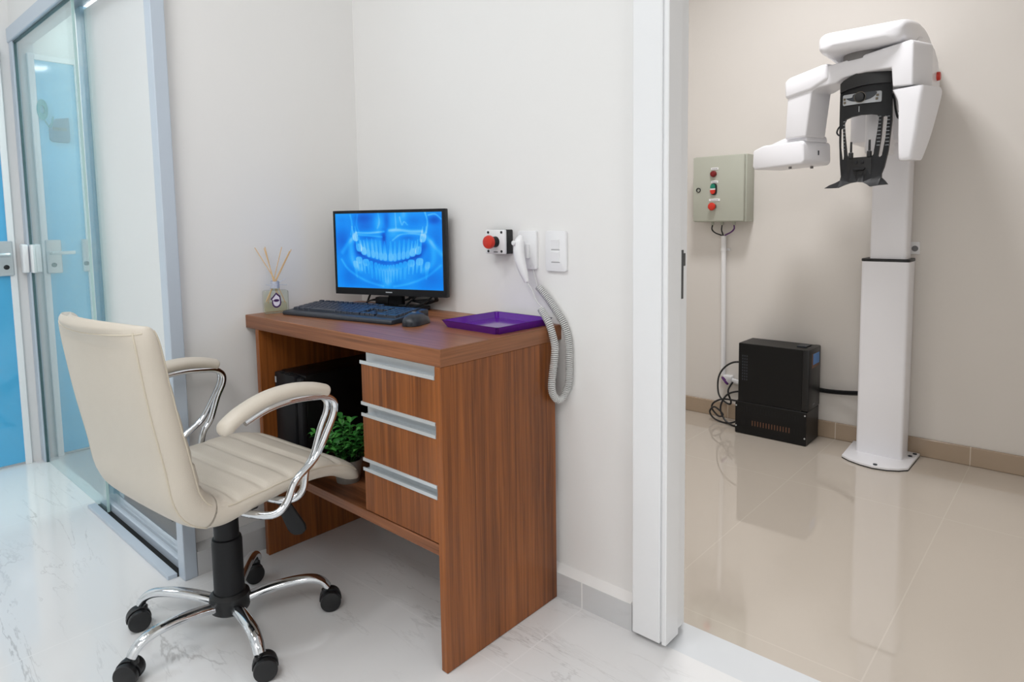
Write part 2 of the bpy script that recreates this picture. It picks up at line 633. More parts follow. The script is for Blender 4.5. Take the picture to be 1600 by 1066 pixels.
# scanner room
b = NB(); box(b, -1.3, 1.75, YF, YF + 0.15, -0.1, CEIL)
struct('wall_far', b, M_xwall, label='beige far wall of the scanner room')
b = NB(); box(b, -1.15, -1.0, 0.522, YF, -0.1, CEIL)
struct('wall_far_left', b, M_xwall)
b = NB(); box(b, 1.6, 1.75, 0.522, YF, -0.1, CEIL)
struct('wall_far_right', b, M_xwall)
b = NB(); box(b, -1.0, 1.6, YF - 0.013, YF, 0, 0.078, 0.003, 1)
struct('baseboard_far', b, M_xbase, label='beige tile baseboard of the scanner room')
# front baseboards, proud of the wall, with a plaster ledge
b = NB(); box(b, XL + 0.028, 0.236, 0.403, YW, 0, 0.070)
struct('baseboard_back', b, M_base, label='grey marble tile baseboard beside the desk')
b = NB()
prism(b, [(0.404, 0.070), (YW, 0.070), (YW, 0.084)], 1.1, Matrix(((0, 1, 0, XL + 0.03), (1, 0, 0, 0), (0, 0, 1, 0), (0, 0, 0, 1))))
struct('trim_2', b, M_wall, label='plaster ledge on top of the baseboard')
b = NB(); box(b, XL, XL + 0.028, -0.194, 0.403, 0, 0.072)
prism(b, [(XL, 0.072), (XL + 0.026, 0.072), (XL, 0.088)], 0.59, Matrix.Translation((0, -0.19, 0)))
struct('baseboard_left', b, M_base)

# doorway frame
f = thing('door_3', (0.27, 0.4, 0), label='white painted door frame of the scanner room doorway', kind='structure')
f['kind'] = 'structure'
def rel(bm, root):
    bmesh.ops.transform(bm, matrix=Matrix.Translation(-Vector(root.location)), verts=bm.verts[:])
    return bm
b = NB()
box(b, 0.246, 0.3215, 0.388, YW, 0.013, DTOP + 0.075, 0.002, 1)
box(b, DX1 - 0.002, DX1 + 0.072, 0.388, YW, 0.013, DTOP + 0.075, 0.002, 1)
box(b, 0.243, DX1 + 0.072, 0.388, YW, DTOP + 0.001, DTOP + 0.075, 0.002, 1)
obj('casing', rel(b, f), M_white, f)
b = NB()
box(b, DX0 + 0.004, 0.329, 0.394, 0.498, 0.016, DTOP, 0.001, 1)
box(b, 0.326, 0.338, 0.388, 0.452, 0.013, DTOP, 0.002, 1)
box(b, DX1 - 0.017, DX1, 0.382, 0.535, 0.013, DTOP, 0.002, 1)
box(b, 0.332, DX1 - 0.017, 0.382, 0.535, DTOP - 0.017, DTOP, 0.002, 1)
obj('jamb', rel(b, f), M_white, f)
b = NB()
box(b, 0.3285, 0.3298, 0.470, 0.480, 0.837, 0.953, 0.0004, 1)
box(b, 0.329, 0.3305, 0.476, 0.488, 0.915, 0.945, 0.0004, 1)
obj('strike_plate', rel(b, f), M_strike, f, label='dark metal strike plate')

# glass partition ------------------------------------------------------------
g = thing('door_1', (-1.65, -0.2, 0), label='sliding glass door partition with pale aluminium frame', kind='structure')
GT = 1.80
b = NB()
box(b, XE, -2.345, -0.24, -0.165, 0, 1.845, 0.003, 1)
obj('frame_post', rel(b, g), M_alu_paint, g)
b = NB()
box(b, XE, -0.868, -0.245, -0.165, 1.80, 1.86, 0.003, 1)
obj('top_rail', rel(b, g), M_alu_paint, g)
b = NB()
box(b, -0.912, -0.868, -0.232, -0.195, 0, 1.86, 0.002, 1)
obj('frame_post', rel(b, g), [M_alu_paint], g)
b = NB()
box(b, -2.35, -1.556, -0.229, -0.221, 0.004, 1.80)
obj('glass_pane', rel(b, g), M_pane, g, label='aqua tinted sliding pane')
b = NB()
box(b, -1.5565, -1.552, -0.2292, -0.2208, 0.004, 1.80)
obj('pane_edge', rel(b, g), M_edge, g, label='green polished edge of the pane')
b = NB()
box(b, -1.70, -0.912, -0.208, -0.202, 0.03, 1.80)
obj('glass_pane', rel(b, g), M_pane2, g, label='clear fixed pane')
b = NB()
box(b, -1.66, -0.912, -0.262, -0.236, 0, 0.012, 0.001, 1)
box(b, -1.66, -0.912, -0.216, -0.17, 0, 0.03, 0.002, 1)
obj('floor_track', rel(b, g), M_alu_paint, g)
b = NB(); box(b, -1.66, -0.912, -0.236, -0.216, 0, 0.003)
obj('track_slot', rel(b, g), M_slot, g, label='black slot of the floor track')
b = NB(); box(b, -1.645, -1.0, -0.168, -0.150, 0.085, 1.79, 0.003, 1)
obj('blind_panel', rel(b, g), M_panel, g, label='white panel behind the clear pane')
b = NB(); box(b, -1.70, -1.645, -0.18, -0.145, 0.0, 1.80, 0.002, 1)
obj('reflection_strip', rel(b, g), M_reflection_strip, g)  # added strip standing in for the blue reflection in the clear pane
b = NB(); box(b, -2.347, -2.339, -0.2335, -0.216, 0, 1.80)
box(b, -2.345, -0.912, -0.2335, -0.216, 1.793, 1.801)
obj('gasket', rel(b, g), M_gasket, g, label='dark green rubber seal')
b = NB()
prism(b, [(-2.385, 0.835), (-2.335, 0.835), (-2.333, 0.955), (-2.385, 0.96)], 0.022, Matrix.Translation((0, -0.262, 0)), 0.006, 3)
box(b, -2.345, -2.312, -0.236, -0.214, 0.835, 0.955, 0.003, 2)
obj('pull_handle', rel(b, g), M_wplastic, g)

# blue door on the end wall -----------------------------------------------------
d = thing('door_2', (XE, -0.39, 0), label='bright blue glass door in a narrow white frame at the corridor end', kind='structure')
DY0, DY1 = -0.445, -0.30
b = NB(); box(b, XE, XE + 0.012, DY0, DY1, 0.012, 1.745)
obj('blue_panel', rel(b, d), M_blue, d)
b = NB()
box(b, XE, XE + 0.02, DY1, DY1 + 0.024, 0, 1.77, 0.002, 1)
box(b, XE, XE + 0.02, DY0 - 0.024, DY0, 0, 1.77, 0.002, 1)
box(b, XE, XE + 0.02, DY0, DY1, 1.745, 1.77, 0.002, 1)
obj('frame', rel(b, d), M_white, d)
for (y0, y1, nm) in ((-0.345, -0.287, 'lock_plate'), (-0.452, -0.425, 'lock_plate')):
    b = NB(); box(b, XE + 0.012, XE + 0.03, y0, y1, 0.825, 0.972, 0.003, 1)
    lp = obj(nm, rel(b, d), M_steel, d)
    b = NB()
    cyl(b, (XE + 0.03, (y0 + y1) / 2 + 0.003, 0.862), (XE + 0.034, (y0 + y1) / 2 + 0.003, 0.862), 0.010, seg=20)
    obj('keyhole', rel(b, d), M_black, lp)
b = NB()
tube(b, spline([(XE + 0.03, -0.306, 0.915), (XE + 0.062, -0.306, 0.915), (XE + 0.07, -0.315, 0.915), (XE + 0.07, -0.385, 0.915)], 6), 0.008)
obj('lever_handle', rel(b, d), M_steel, d)
# sign on the door
s = thing('door_sign', (XE + 0.012, -0.36, 1.46), label='small blue-grey plaque with a teal ring emblem, mirrored in the glass door', cat='sign')
MY = Matrix(((0, -1, 0, XE + 0.024), (1, 0, 0, 0), (0, 0, 1, 0), (0, 0, 0, 1)))
b = NB(); prism(b, [(-0.41, 1.41), (-0.405, 1.40), (-0.345, 1.40), (-0.335, 1.41), (-0.335, 1.47), (-0.36, 1.50), (-0.41, 1.51)], 0.011, MY, 0.001, 1)
obj('plaque', rel(b, s), M_sign, s)
b = NB()
for k in range(6):
    box(b, XE + 0.0235, XE + 0.0245, -0.398 + 0.009 * k, -0.3925 + 0.009 * k, 1.45, 1.464)
obj('lettering', rel(b, s), M_signdark, s)
b = NB()
ring = [(-0.315 + 0.02 * math.cos(2 * math.pi * k / 28), 1.535 + 0.045 * math.sin(2 * math.pi * k / 28)) for k in range(28)]
ring2 = [(-0.315 + 0.008 * math.cos(2 * math.pi * k / 20), 1.535 + 0.017 * math.sin(2 * math.pi * k / 20)) for k in range(20)]
prism(b, ring, 0.008, MY, 0, 1, holes=[ring2])
obj('ring_emblem', rel(b, s), M_teal, s)
b = NB(); tube(b, spline([(XE + 0.024, -0.32, 1.49), (XE + 0.024, -0.335, 1.465), (XE + 0.024, -0.345, 1.475), (XE + 0.024, -0.352, 1.51)], 6), 0.003)
obj('arc_emblem', rel(b, s), M_teal, s)

# ------------------------------------------------------------------ desk
H, TT = 0.75, 0.0403
dk = thing('desk', (-0.45, 0.2, 0), label='brown wood-grain desk with three drawers against the wall', cat='desk')
b = NB(); box(b, XL, 0.0, 0.0, YW, H - TT, H, 0.0015, 1)
obj('desktop', rel(b, dk), M_wood_h, dk)
b = NB(); box(b, -0.001, 0.0012, 0.0005, YW - 0.0005, H - TT + 0.0005, H - 0.0005)
obj('edge_band', rel(b, dk), M_wood_y, dk)
b = NB(); box(b, -0.020, 0.0, 0.0, 0.402, 0.001, H - TT, 0.001, 1)
obj('side_panel', rel(b, dk), M_wood_v, dk)
b = NB(); box(b, -0.8387, -0.8187, 0.0, 0.402, 0.001, H - TT, 0.001, 1)
obj('side_panel', rel(b, dk), M_wood_v, dk)
b = NB(); box(b, -0.8187, -0.020, 0.001, 0.40, 0.274, 0.2995, 0.001, 1)
obj('shelf', rel(b, dk), M_wood_h, dk)
b = NB(); box(b, -0.8187, -0.020, 0.385, 0.40, 0.2995, H - TT)
obj('back_panel', rel(b, dk), M_wood_v, dk)
b = NB(); box(b, -0.2965, -0.282, 0.022, 0.385, 0.2995, H - TT)
box(b, -0.282, -0.02, 0.024, 0.36, 0.31, 0.70)
obj('drawer_carcass', rel(b, dk), M_wood_v, dk)
for (zt, zb, hz0, hz1, top) in ((0.679, 0.580, 0.679, H - TT, True), (0.546, 0.4365, 0.546, 0.583, False), (0.4055, 0.303, 0.4055, 0.4385, False)):
    b = NB(); box(b, -0.2965, -0.0205, 0.001, 0.021, zb, zt, 0.0008, 1)
    dr = obj('drawer', rel(b, dk), M_wood_v, dk)
    # aluminium channel handle: lower lip, recessed back, upper lip
    b = NB()
    h = hz1 - hz0
    if top:
        prof = [(0.0, hz0), (0.0, hz0 + 0.0085), (0.003, hz0 + 0.0085), (0.003, hz0 + 0.003), (0.020, hz0 + 0.003), (0.020, hz1), (0.024, hz1), (0.024, hz0)]
    else:
        prof = [(0.0, hz0), (0.0, hz0 + 0.008), (0.003, hz0 + 0.008), (0.003, hz0 + 0.003), (0.020, hz0 + 0.003), (0.020, hz1 - 0.003), (0.003, hz1 - 0.003), (0.003, hz1 - 0.008), (0.0, hz1 - 0.008), (0.0, hz1), (0.024, hz1), (0.024, hz0)]
    MX = Matrix(((0, 1, 0, -0.300), (1, 0, 0, -0.001), (0, 0, 1, 0), (0, 0, 0, 1)))
    prism(b, prof, 0.2795, MX)
    obj('channel_handle', rel(b, dk), M_alu, dr)

# ------------------------------------------------------------------ computer tower on the shelf
t = thing('computer_tower', (-0.72, 0.2, 0.2995), label='black computer tower standing on the desk shelf behind the plant', cat='computer')
b = NB(); box(b, -0.795, -0.655, 0.055, 0.38, 0.30, 0.583, 0.003, 2)
obj('case', rel(b, t), M_case, t)
b = NB()
box(b, -0.797, -0.685, 0.033, 0.056, 0.30, 0.581, 0.004, 2)
box(b, -0.682, -0.653, 0.038, 0.056, 0.30, 0.577, 0.006, 2)
obj('front_bezel', rel(b, t), M_black_soft, t)
b = NB(); box(b, -0.794, -0.786, 0.0325, 0.0335, 0.548, 0.566)
obj('badge', rel(b, t), M_lightgrey, t, label='small pale badge')
b = NB()
for k in range(3):
    box(b, -0.765 + 0.022 * k, -0.752 + 0.022 * k, 0.0335, 0.045, 0.581, 0.5835, 0.001, 1)
obj('front_port', rel(b, t), M_slot, t)

# ------------------------------------------------------------------ potted plant
p = thing('potted_plant', (-0.50, 0.085, 0.2995), label='small bushy green plant in a grey pot on the desk shelf', cat='plant')
b = NB()
lathe(b, [(0, 0), (0.032, 0), (0.042, 0.06), (0.043, 0.065), (0.039, 0.065), (0.037, 0.055), (0, 0.055)])
obj('pot', b, M_pot, p)
b = NB(); lathe(b, [(0, 0.056), (0.037, 0.0555), (0.037, 0.05)])
obj('soil', b, M_soil, p)
bst, blf = NB(), [NB(), NB()]
for k in range(30):
    a = random.uniform(0, 6.283)
    lean = random.uniform(0.1, 1.0)
    ht = random.uniform(0.045, 0.125) * (1.12 - 0.35 * lean)
    rad = 0.088 * lean
    tip = Vector((rad * math.cos(a), rad * math.sin(a), 0.06 + ht))
    base = Vector((0.02 * math.cos(a), 0.02 * math.sin(a), 0.056))
    mid = (base + tip) / 2 + Vector((0, 0, 0.012))
    pa = spline([base, mid, tip], 6)
    tube(bst, pa, 0.0011, 5)
    for j in range(11):
        q = pa[min(len(pa) - 1, 3 + j)] if j < 8 else pa[-1]
        ang = a + random.uniform(-1.6, 1.6) if j > 7 else random.uniform(0, 6.283)
        L = random.uniform(0.018, 0.031)
        w = L * 0.30
        dv = Vector((math.cos(ang), math.sin(ang), random.uniform(-0.15, 0.9))).normalized()
        sd = dv.cross(Vector((0, 0, 1))).normalized()
        nn = sd.cross(dv)
        bb = blf[random.randrange(2)]
        c = []
        for (tt, ww, bend) in ((0, 0.12, 0), (0.3, 0.85, 0.06), (0.55, 1.0, 0.08), (0.8, 0.65, 0.04), (1.0, 0.02, -0.06)):
            ctr = q + dv * (L * tt) + nn * (L * bend)
            c.append((bb.verts.new(ctr + sd * w * ww + nn * w * 0.35 * ww), bb.verts.new(ctr), bb.verts.new(ctr - sd * w * ww + nn * w * 0.35 * ww)))
        for q0, q1 in zip(c, c[1:]):
            bb.faces.new((q0[0], q0[1], q1[1], q1[0]))
            bb.faces.new((q0[1], q0[2], q1[2], q1[1]))
obj('stems', bst, M_leaf, p)
fo = obj('foliage', blf[0], M_leaf, p, ang=80)
obj('young_leaves', blf[1], M_leaf2, p, label='lighter green leaves', ang=80)

# ------------------------------------------------------------------ monitor
MT = R(17.5)
mo = thing('monitor', (-0.615, 0.366, H), MT, label='black flat monitor showing a blue dental x-ray on the desk', cat='monitor')
W2, Z0, Z1 = 0.210, 0.047, 0.317
YM = -0.040
b = NB()
box(b, -W2, W2, YM, YM + 0.016, Z0, Z1, 0.003, 2)
box(b, -0.15, 0.15, YM + 0.014, YM + 0.038, Z0 + 0.03, Z1 - 0.03, 0.008, 2)
hs = obj('housing', b, M_black, mo)
b = NB()
fr_o = [(-W2 + 0.0005, Z0 + 0.0005), (W2 - 0.0005, Z0 + 0.0005), (W2 - 0.0005, Z1 - 0.0005), (-W2 + 0.0005, Z1 - 0.0005)]
SX0, SX1, SZ0, SZ1 = -W2 + 0.008, W2 - 0.0115, Z0 + 0.022, Z1 - 0.0095
prism(b, fr_o, 0.004, Matrix.Translation((0, YM - 0.003, 0)), 0, 1, holes=[[(SX0, SZ0), (SX1, SZ0), (SX1, SZ1), (SX0, SZ1)]])
obj('bezel', b, M_black_soft, mo)
b = NB(); box(b, -0.012, 0.012, YM - 0.0036, YM - 0.003, Z0 + 0.009, Z0 + 0.0125)
obj('maker_mark', b, M_lightgrey, mo, label='tiny pale lettering on the lower bezel')
b = NB()
box(b, -0.026, 0.026, -0.012, 0.008, 0.012, 0.12, 0.003, 2)
obj('stand_neck', b, M_black_soft, mo)
b = NB()
prism(b, rrect(-0.10, 0.115, -0.07, 0.03, 0.022), 0.013, Matrix(((1, 0, 0, 0), (0, 0, 1, 0), (0, 1, 0, 0), (0, 0, 0, 1))), 0.003, 2)
obj('stand_base', b, M_black, mo)

# the dental panoramic picture shown on the screen, as a colour attribute of a dense grid
NX, NZ = 330, 204
gx, gz = np.meshgrid(np.linspace(0, 1, NX), np.linspace(0, 1, NZ))
v = 1 - gz                                    # 0 top, 1 bottom
rng = np.random.RandomState(3)
I = 0.42 + 0.06 * np.sin(gx * 9 + 1) * np.cos(v * 7)
for _ in range(70):
    cx, cz, w, h_, a = rng.rand(), rng.rand(), rng.uniform(.03, .12), rng.uniform(.04, .16), rng.uniform(-.05, .05)
    I += a * np.exp(-((gx - cx) / w) ** 2 - ((v - cz) / h_) ** 2)


def blob(cx, cz, w, h_, a, p_=2):
    global I
    I = I + a * np.exp(-np.abs((gx - cx) / w) ** p_ - np.abs((v - cz) / h_) ** p_)


def stroke(pts, w, a, n=60):
    global I
    P = spline([(q[0], 0, q[1]) for q in pts], 14)
    dmin = np.full(I.shape, 9.0)
    for q in P:
        dmin = np.minimum(dmin, ((gx - q.x) * 1.6) ** 2 + (v - q.z) ** 2)
    I = I + a * np.exp(-dmin / (w * w))


# darker lateral and upper areas, sinuses, airway
for q in ((0.27, 0.07, .10, .09, -.26), (0.30, .19, .09, .05, -.12), (0.76, .10, .08, .10, -.16), (0.93, .10, .06, .06, -.30), (0.06, .33, .09, .2, -.16), (0.95, .35, .08, .2, -.14),
          (0.50, .12, .03, .13, -.22), (.46, .28, .03, .08, -.16), (0.33, .325, .09, .035, -.22), (.47, .35, .02, .09, -.30), (.70, .33, .09, .03, -.12), (0.14, .85, .13, .15, -.16), (0.87, .86, .14, .14, -.18), (0.36, .93, .2, .06, -.10)):
    blob(*q)
for q in ((0.42, .12, .04, .12, .22), (.60, .10, .05, .11, .14), (.66, .03, .03, .08, .16), (.49, .92, .05, .07, .30), (.49, .80, .10, .10, .10), (.57, .28, .06, .05, .15)):
    blob(*q)
# palate, zygoma, thin bone lines
stroke([(.20, .255), (.33, .262), (.47, .245)], .014, .34)
stroke([(.22, .285), (.34, .30), (.45, .315)], .012, .25)
stroke([(.52, .23), (.60, .225), (.72, .245), (.82, .245)], .022, .34)
stroke([(.55, .36), (.62, .29), (.72, .275), (.82, .29)], .012, .22)
stroke([(.15, .02), (.165, .15), (.15, .28)], .012, .22)
stroke([(.22, .02), (.21, .15), (.23, .24)], .010, .16)
stroke([(.85, .0), (.87, .12), (.86, .26)], .012, .30)
stroke([(.88, .04), (.94, .03), (.99, .09)], .010, .34)
stroke([(.62, .06), (.64, .16), (.66, .12), (.69, .16)], .010, .22)
stroke([(.58, .0), (.585, .2)], .009, .22)
stroke([(.42, .0), (.43, .12), (.41, .2)], .012, .14)
# rami and mandible
stroke([(.19, .29), (.12, .40), (.06, .52)], .030, .20)
stroke([(.84, .29), (.92, .42), (.99, .54)], .030, .20)
stroke([(.155, .36), (.15, .52), (.17, .66), (.235, .75)], .045, .22)
stroke([(.90, .38), (.92, .52), (.90, .66), (.82, .75)], .045, .20)
stroke([(.05, .62), (.12, .76), (.28, .90), (.45, .97)], .016, .22)
stroke([(.98, .68), (.86, .82), (.70, .92), (.55, .97)], .016, .20)
stroke([(.20, .42), (.23, .55), (.33, .66), (.49, .70), (.64, .67), (.77, .57), (.83, .44)], .055, -.22)
# gum line under the teeth (dark bite gap)
stroke([(.22, .52), (.32, .60), (.45, .645), (.55, .65), (.66, .62), (.80, .545)], .020, -.16)


def tooth(cx, zc, w, crown, root, up, nroots, tilt, amp):
    """crown at zc, root pointing up (up=-1) or down (up=+1)"""
    global I
    x = gx - cx
    z = (v - zc) * up
    x = x - tilt * z
    cr = np.clip(1.25 - (np.abs(x / (w * .5)) ** 3 + np.abs((z - crown * .15) / (crown * .62)) ** 3), 0, 1)
    tot = np.clip(cr * 3, 0, 1)
    for k in range(nroots):
        off = 0 if nroots == 1 else (k - (nroots - 1) / 2) * w * .48
        tt = np.clip((z - crown * .4) / root, 0, 1.2)
        ww = w * (.50 if nroots == 1 else .27) * (1 - .7 * tt)
        rt = np.where((z > crown * .2) & (tt < 1), np.clip(1.3 - np.abs((x - off * (1 + .2 * tt)) / np.maximum(ww, 1e-4)) ** 2, 0, 1) * (1 - .55 * tt), 0)
        tot = np.maximum(tot, rt * .95)
        pulp = np.exp(-((x - off * .8) / (w * .07)) ** 2) * ((z > 0) & (tt < .8))
        tot = tot - .22 * pulp
    I = I * (1 - .35 * np.clip(tot, 0, 1)) + amp * np.clip(tot, 0, 1)


up_x = [.195, .228, .272, .318, .362, .398, .436, .474, .528, .566, .606, .646, .686, .732, .782, .826]
up_z = [.36, .50, .545, .575, .585, .60, .615, .62, .625, .625, .61, .60, .59, .56, .535, .375]
up_w = [.052, .056, .050, .034, .034, .030, .034, .040, .042, .034, .032, .034, .036, .052, .054, .054]
for x_, z_, w_ in zip(up_x, up_z, up_w):
    mol = w_ > .045
    tooth(x_, z_ - .03, w_, .085, .13 if mol else .19, -1, 2 if mol else 1, (x_ - .5) * .35, .50 if mol else .40)
lo_x = [.185, .224, .290, .340, .384, .416, .444, .470, .498, .524, .552, .584, .618, .660, .716, .792, .862]
lo_z = [.70, .645, .675, .70, .72, .735, .745, .75, .75, .75, .745, .735, .715, .70, .675, .655, .70]
lo_w = [.040, .060, .062, .036, .034, .030, .026, .026, .028, .028, .026, .030, .036, .042, .064, .064, .045]
for x_, z_, w_ in zip(lo_x, lo_z, lo_w):
    mol = w_ > .05
    tooth(x_, z_ - .03, w_, .075, .13 if mol else .17, 1, 2 if mol else 1, -(x_ - .5) * .22, .46 if mol else .36)
I += rng.normal(0, .012, I.shape)
I = np.clip(I, 0, 1.05)
stops = [0.0, .2, .36, .55, .75, 1.0]
cols = np.array([lin(c) for c in ((2, 70, 186), (4, 104, 222), (6, 138, 246), (34, 168, 255), (104, 198, 255), (176, 224, 255))])
RGB = np.stack([np.interp(I, stops, cols[:, k]) for k in range(3)], -1)
verts = [(SX0 + (SX1 - SX0) * i / (NX - 1), YM - 0.0012, SZ0 + (SZ1 - SZ0) * j / (NZ - 1)) for j in range(NZ) for i in range(NX)]
faces = [(j * NX + i, j * NX + i + 1, (j + 1) * NX + i + 1, (j + 1) * NX + i) for j in range(NZ - 1) for i in range(NX - 1)]
me = bpy.data.meshes.new('screen')
me.from_pydata(verts, [], faces)
ca = me.color_attributes.new('picture', 'FLOAT_COLOR', 'POINT')
ca.data.foreach_set('color', np.concatenate([RGB.reshape(-1, 3), np.ones((NX * NZ, 1))], 1).astype(np.float32).ravel())
M_screen = bpy.data.materials.new('lit_screen')
M_screen.use_nodes = True
nt = M_screen.node_tree
bs = nt.nodes['Principled BSDF']
at = nt.nodes.new('ShaderNodeAttribute')
at.attribute_name = 'picture'
bs.inputs['Base Color'].default_value = (0.004, 0.004, 0.005, 1)
bs.inputs['Roughness'].default_value = 0.35
bs.inputs['Specular IOR Level'].default_value = 0.2
nt.links.new(at.outputs['Color'], bs.inputs['Emission Color'])
bs.inputs['Emission Strength'].default_value = 0.95
me.materials.append(M_screen)
sc_o = bpy.data.objects.new('screen', me)
COL.objects.link(sc_o)
sc_o.parent = mo
sc_o['label'] = 'lit blue screen with a panoramic dental x-ray'

# ------------------------------------------------------------------ cables and puck behind the monitor
b = NB(); lathe(b, [(0, 0), (0.026, 0), (0.027, 0.004), (0.024, 0.007), (0, 0.0085)], seg=28)
pk = thing('antenna_puck', (-0.795, 0.345, H), label='flat round black puck with a stiff thin cable on the desk by the wall corner', cat='antenna')
obj('puck', b, M_black, pk)
b = NB(); tube(b, spline([(0.02, 0.0, 0.005), (0.035, 0.008, 0.012), (0.055, 0.012, 0.045), (0.10, 0.02, 0.075), (0.14, 0.05, 0.10)], 8), 0.0035, 8)
obj('cable', b, M_black, pk)
ca_ = thing('cable_bundle', (-0.56, 0.37, H), label='tangled bundle of thin black cables behind the monitor stand', cat='cables')
b = NB()
for k in range(7):
    x0 = 0.01 + 0.004 * k
    tube(b, spline([(-0.02, 0.0 + .003 * k, 0.03), (0.03, 0.01 - .003 * k, 0.045 + 0.003 * k), (0.085, 0.02, 0.05 + .002 * k), (0.095 + .002 * k, 0.026, 0.035), (0.06, 0.02 + .002 * k, 0.022 + .002 * k), (0.01, 0.005, 0.03)], 7), 0.0028, 6)
obj('looped_cable', b, M_black, ca_)
b = NB()
tube(b, spline([(0.04, 0.005, 0.05), (0.015, -0.005, 0.03), (-0.005, -0.01, 0.0165), (-0.012, -0.03, 0.0165)], 8), 0.003, 6)
tube(b, spline([(0.085, 0.022, 0.045), (0.06, 0.012, 0.025), (0.035, 0.0, 0.0165), (0.03, -0.02, 0.0165)], 8), 0.003, 6)
obj('loose_cable', b, M_black, ca_)
pa_ = thing('power_adapter', (-0.672, 0.362, H + 0.0132), R(20), label='black power adapter brick lying left of the monitor stand', cat='adapter')
b = NB(); box(b, -0.03, 0.02, -0.014, 0.014, 0.0, 0.022, 0.003, 2)
obj('brick', b, M_black, pa_)
b = NB()
tube(b, spline([(-0.03, 0, 0.012), (-0.05, 0, 0.010), (-0.07, 0.004, 0.004), (-0.09, 0.012, -0.009), (-0.12, 0.014, -0.009)], 8), lambda q: 0.005 - 0.0025 * min(1, q * 3), 7)
obj('lead', b, M_black, pa_)

# ------------------------------------------------------------------ keyboard
KA = math.atan2(0.145 - 0.069, -0.358 + 0.799)
kb = thing('keyboard', (-0.799, 0.069, H), KA, label='black computer keyboard lying on the desk in front of the monitor', cat='keyboard')
KW, KD = 0.447, 0.158
b = NB()
prof = [(0.0, 0.0), (0.0, 0.010), (0.008, 0.0135), (0.03, 0.0145), (KD - 0.01, 0.026), (KD, 0.024), (KD, 0.0)]
prism(b, prof, KW, Matrix(((0, 1, 0, 0), (1, 0, 0, 0), (0, 0, 1, 0), (0, 0, 0, 1))), 0.003, 2)
obj('body', b, M_dark_grey, kb)


def key_mesh(w, d_):
    bm = NB()
    bmesh.ops.create_cube(bm, size=1)
    for q in bm.verts:
        top = q.co.z > 0
        q.co = Vector((q.co.x * (w - (0.004 if top else 0.0012)), q.co.y * (d_ - (0.004 if top else 0.0012)) + (0.0006 if top else 0), 0.0075 if top else 0))
    bmesh.ops.bevel(bm, geom=[e for e in bm.edges], offset=0.0009, segments=1, affect='EDGES')
    return bm


KM = {}
slope = math.atan2(0.026 - 0.0145, KD - 0.04)
U = 0.0187


def key(x, y, w=U, d_=U):
    kk_ = (round(w, 4), round(d_, 4))
    z = 0.0145 + (y - 0.03) * math.tan(slope)
    if kk_ not in KM:
        o = obj('key', key_mesh(w, d_), M_key, kb)
        KM[kk_] = o
    else:
        o = KM[kk_].copy()
        COL.objects.link(o)
        o.parent = kb
    o.location = (x, y, z - 0.0008)
    o.rotation_euler = (slope, 0, 0)


xs0 = 0.014
yr = [0.030 + 0.0205 * 0 + 0.008, 0.0565, 0.0750, 0.0935, 0.112]
for i in range(13):
    key(xs0 + U * (i + .5), yr[4])
key(xs0 + U * 14, yr[4], 2 * U)
key(xs0 + U * .75, yr[3], 1.5 * U)
for i in range(12):
    key(xs0 + U * (2 + i), yr[3])
key(xs0 + U * 14.25, yr[3], 1.5 * U)
key(xs0 + U * .9, yr[2], 1.8 * U)
for i in range(11):
    key(xs0 + U * (2.3 + i), yr[2])
key(xs0 + U * 13.9, yr[2], 2.2 * U)
key(xs0 + U * 1.15, yr[1], 2.3 * U)
for i in range(10):
    key(xs0 + U * (2.8 + i), yr[1])
key(xs0 + U * 13.65, yr[1], 2.7 * U)
for (xc, w_) in ((0.65, 1.3), (1.95, 1.3), (3.25, 1.3), (6.9, 6.0), (10.5, 1.2), (11.7, 1.2), (12.9, 1.2), (14.25, 1.5)):
    key(xs0 + U * xc, yr[0], w_ * U)
for i in range(13):
    key(xs0 + U * (0.5 + i * 1.13 + (i > 0) * .3), 0.136, U, 0.013)
for i in range(3):
    key(xs0 + U * (15.7 + i), yr[4])
    key(xs0 + U * (15.7 + i), yr[3])
    key(xs0 + U * (15.7 + i), yr[0])
key(xs0 + U * 16.7, yr[1])
for r_ in range(4):
    for i in range(4):
        key(xs0 + U * (19.1 + i), yr[4 - r_])
key(xs0 + U * 19.6, yr[0], 2 * U)
key(xs0 + U * 21.6, yr[0], 2 * U)
b = NB()
for i in range(4):
    box(b, xs0 + U * (18.7 + i) - 0.002, xs0 + U * (19.5 + i) - 0.004, 0.128, 0.142, 0.0245, 0.0285, 0.001, 1)
obj('media_keys', b, M_key, kb)

# ------------------------------------------------------------------ mouse
ms = thing('computer_mouse', (-0.318, 0.198, H), math.atan2(0.136, -0.055) - math.pi / 2, label='black optical mouse lying right of the keyboard', cat='mouse')
b = NB()
NXm, NYm = 14, 22
gr = []
for j in range(NYm + 1):
    t_ = j / NYm
    yy = -0.052 + 0.104 * t_
    hw = 0.029 * (max(0.0, 1 - abs(2 * t_ - 1) ** 3.2)) ** 0.5 * (1 - 0.10 * math.sin(t_ * math.pi)) + 0.0005
    hh = 0.033 * (max(0, math.sin(math.pi * (0.06 + 0.9 * (t_ ** 0.9)))) ** 0.7) * (0.86 + 0.18 * (1 - t_)) + 0.002
    row = []
    for i in range(NXm + 1):
        a = math.pi * i / NXm
        row.append(b.verts.new((hw * math.cos(a) * (1.0), yy, 0.001 + hh * (math.sin(a) ** 0.6))))
    gr.append(row)
for j in range(NYm):
    for i in range(NXm):
        b.faces.new((gr[j][i], gr[j][i + 1], gr[j + 1][i + 1], gr[j + 1][i]))
for j in range(NYm):
    b.faces.new((gr[j][0], gr[j + 1][0], gr[j + 1][NXm], gr[j][NXm]))
b.faces.new(gr[0]); b.faces.new(gr[-1])
obj('shell', b, M_mouse, ms, ang=50)
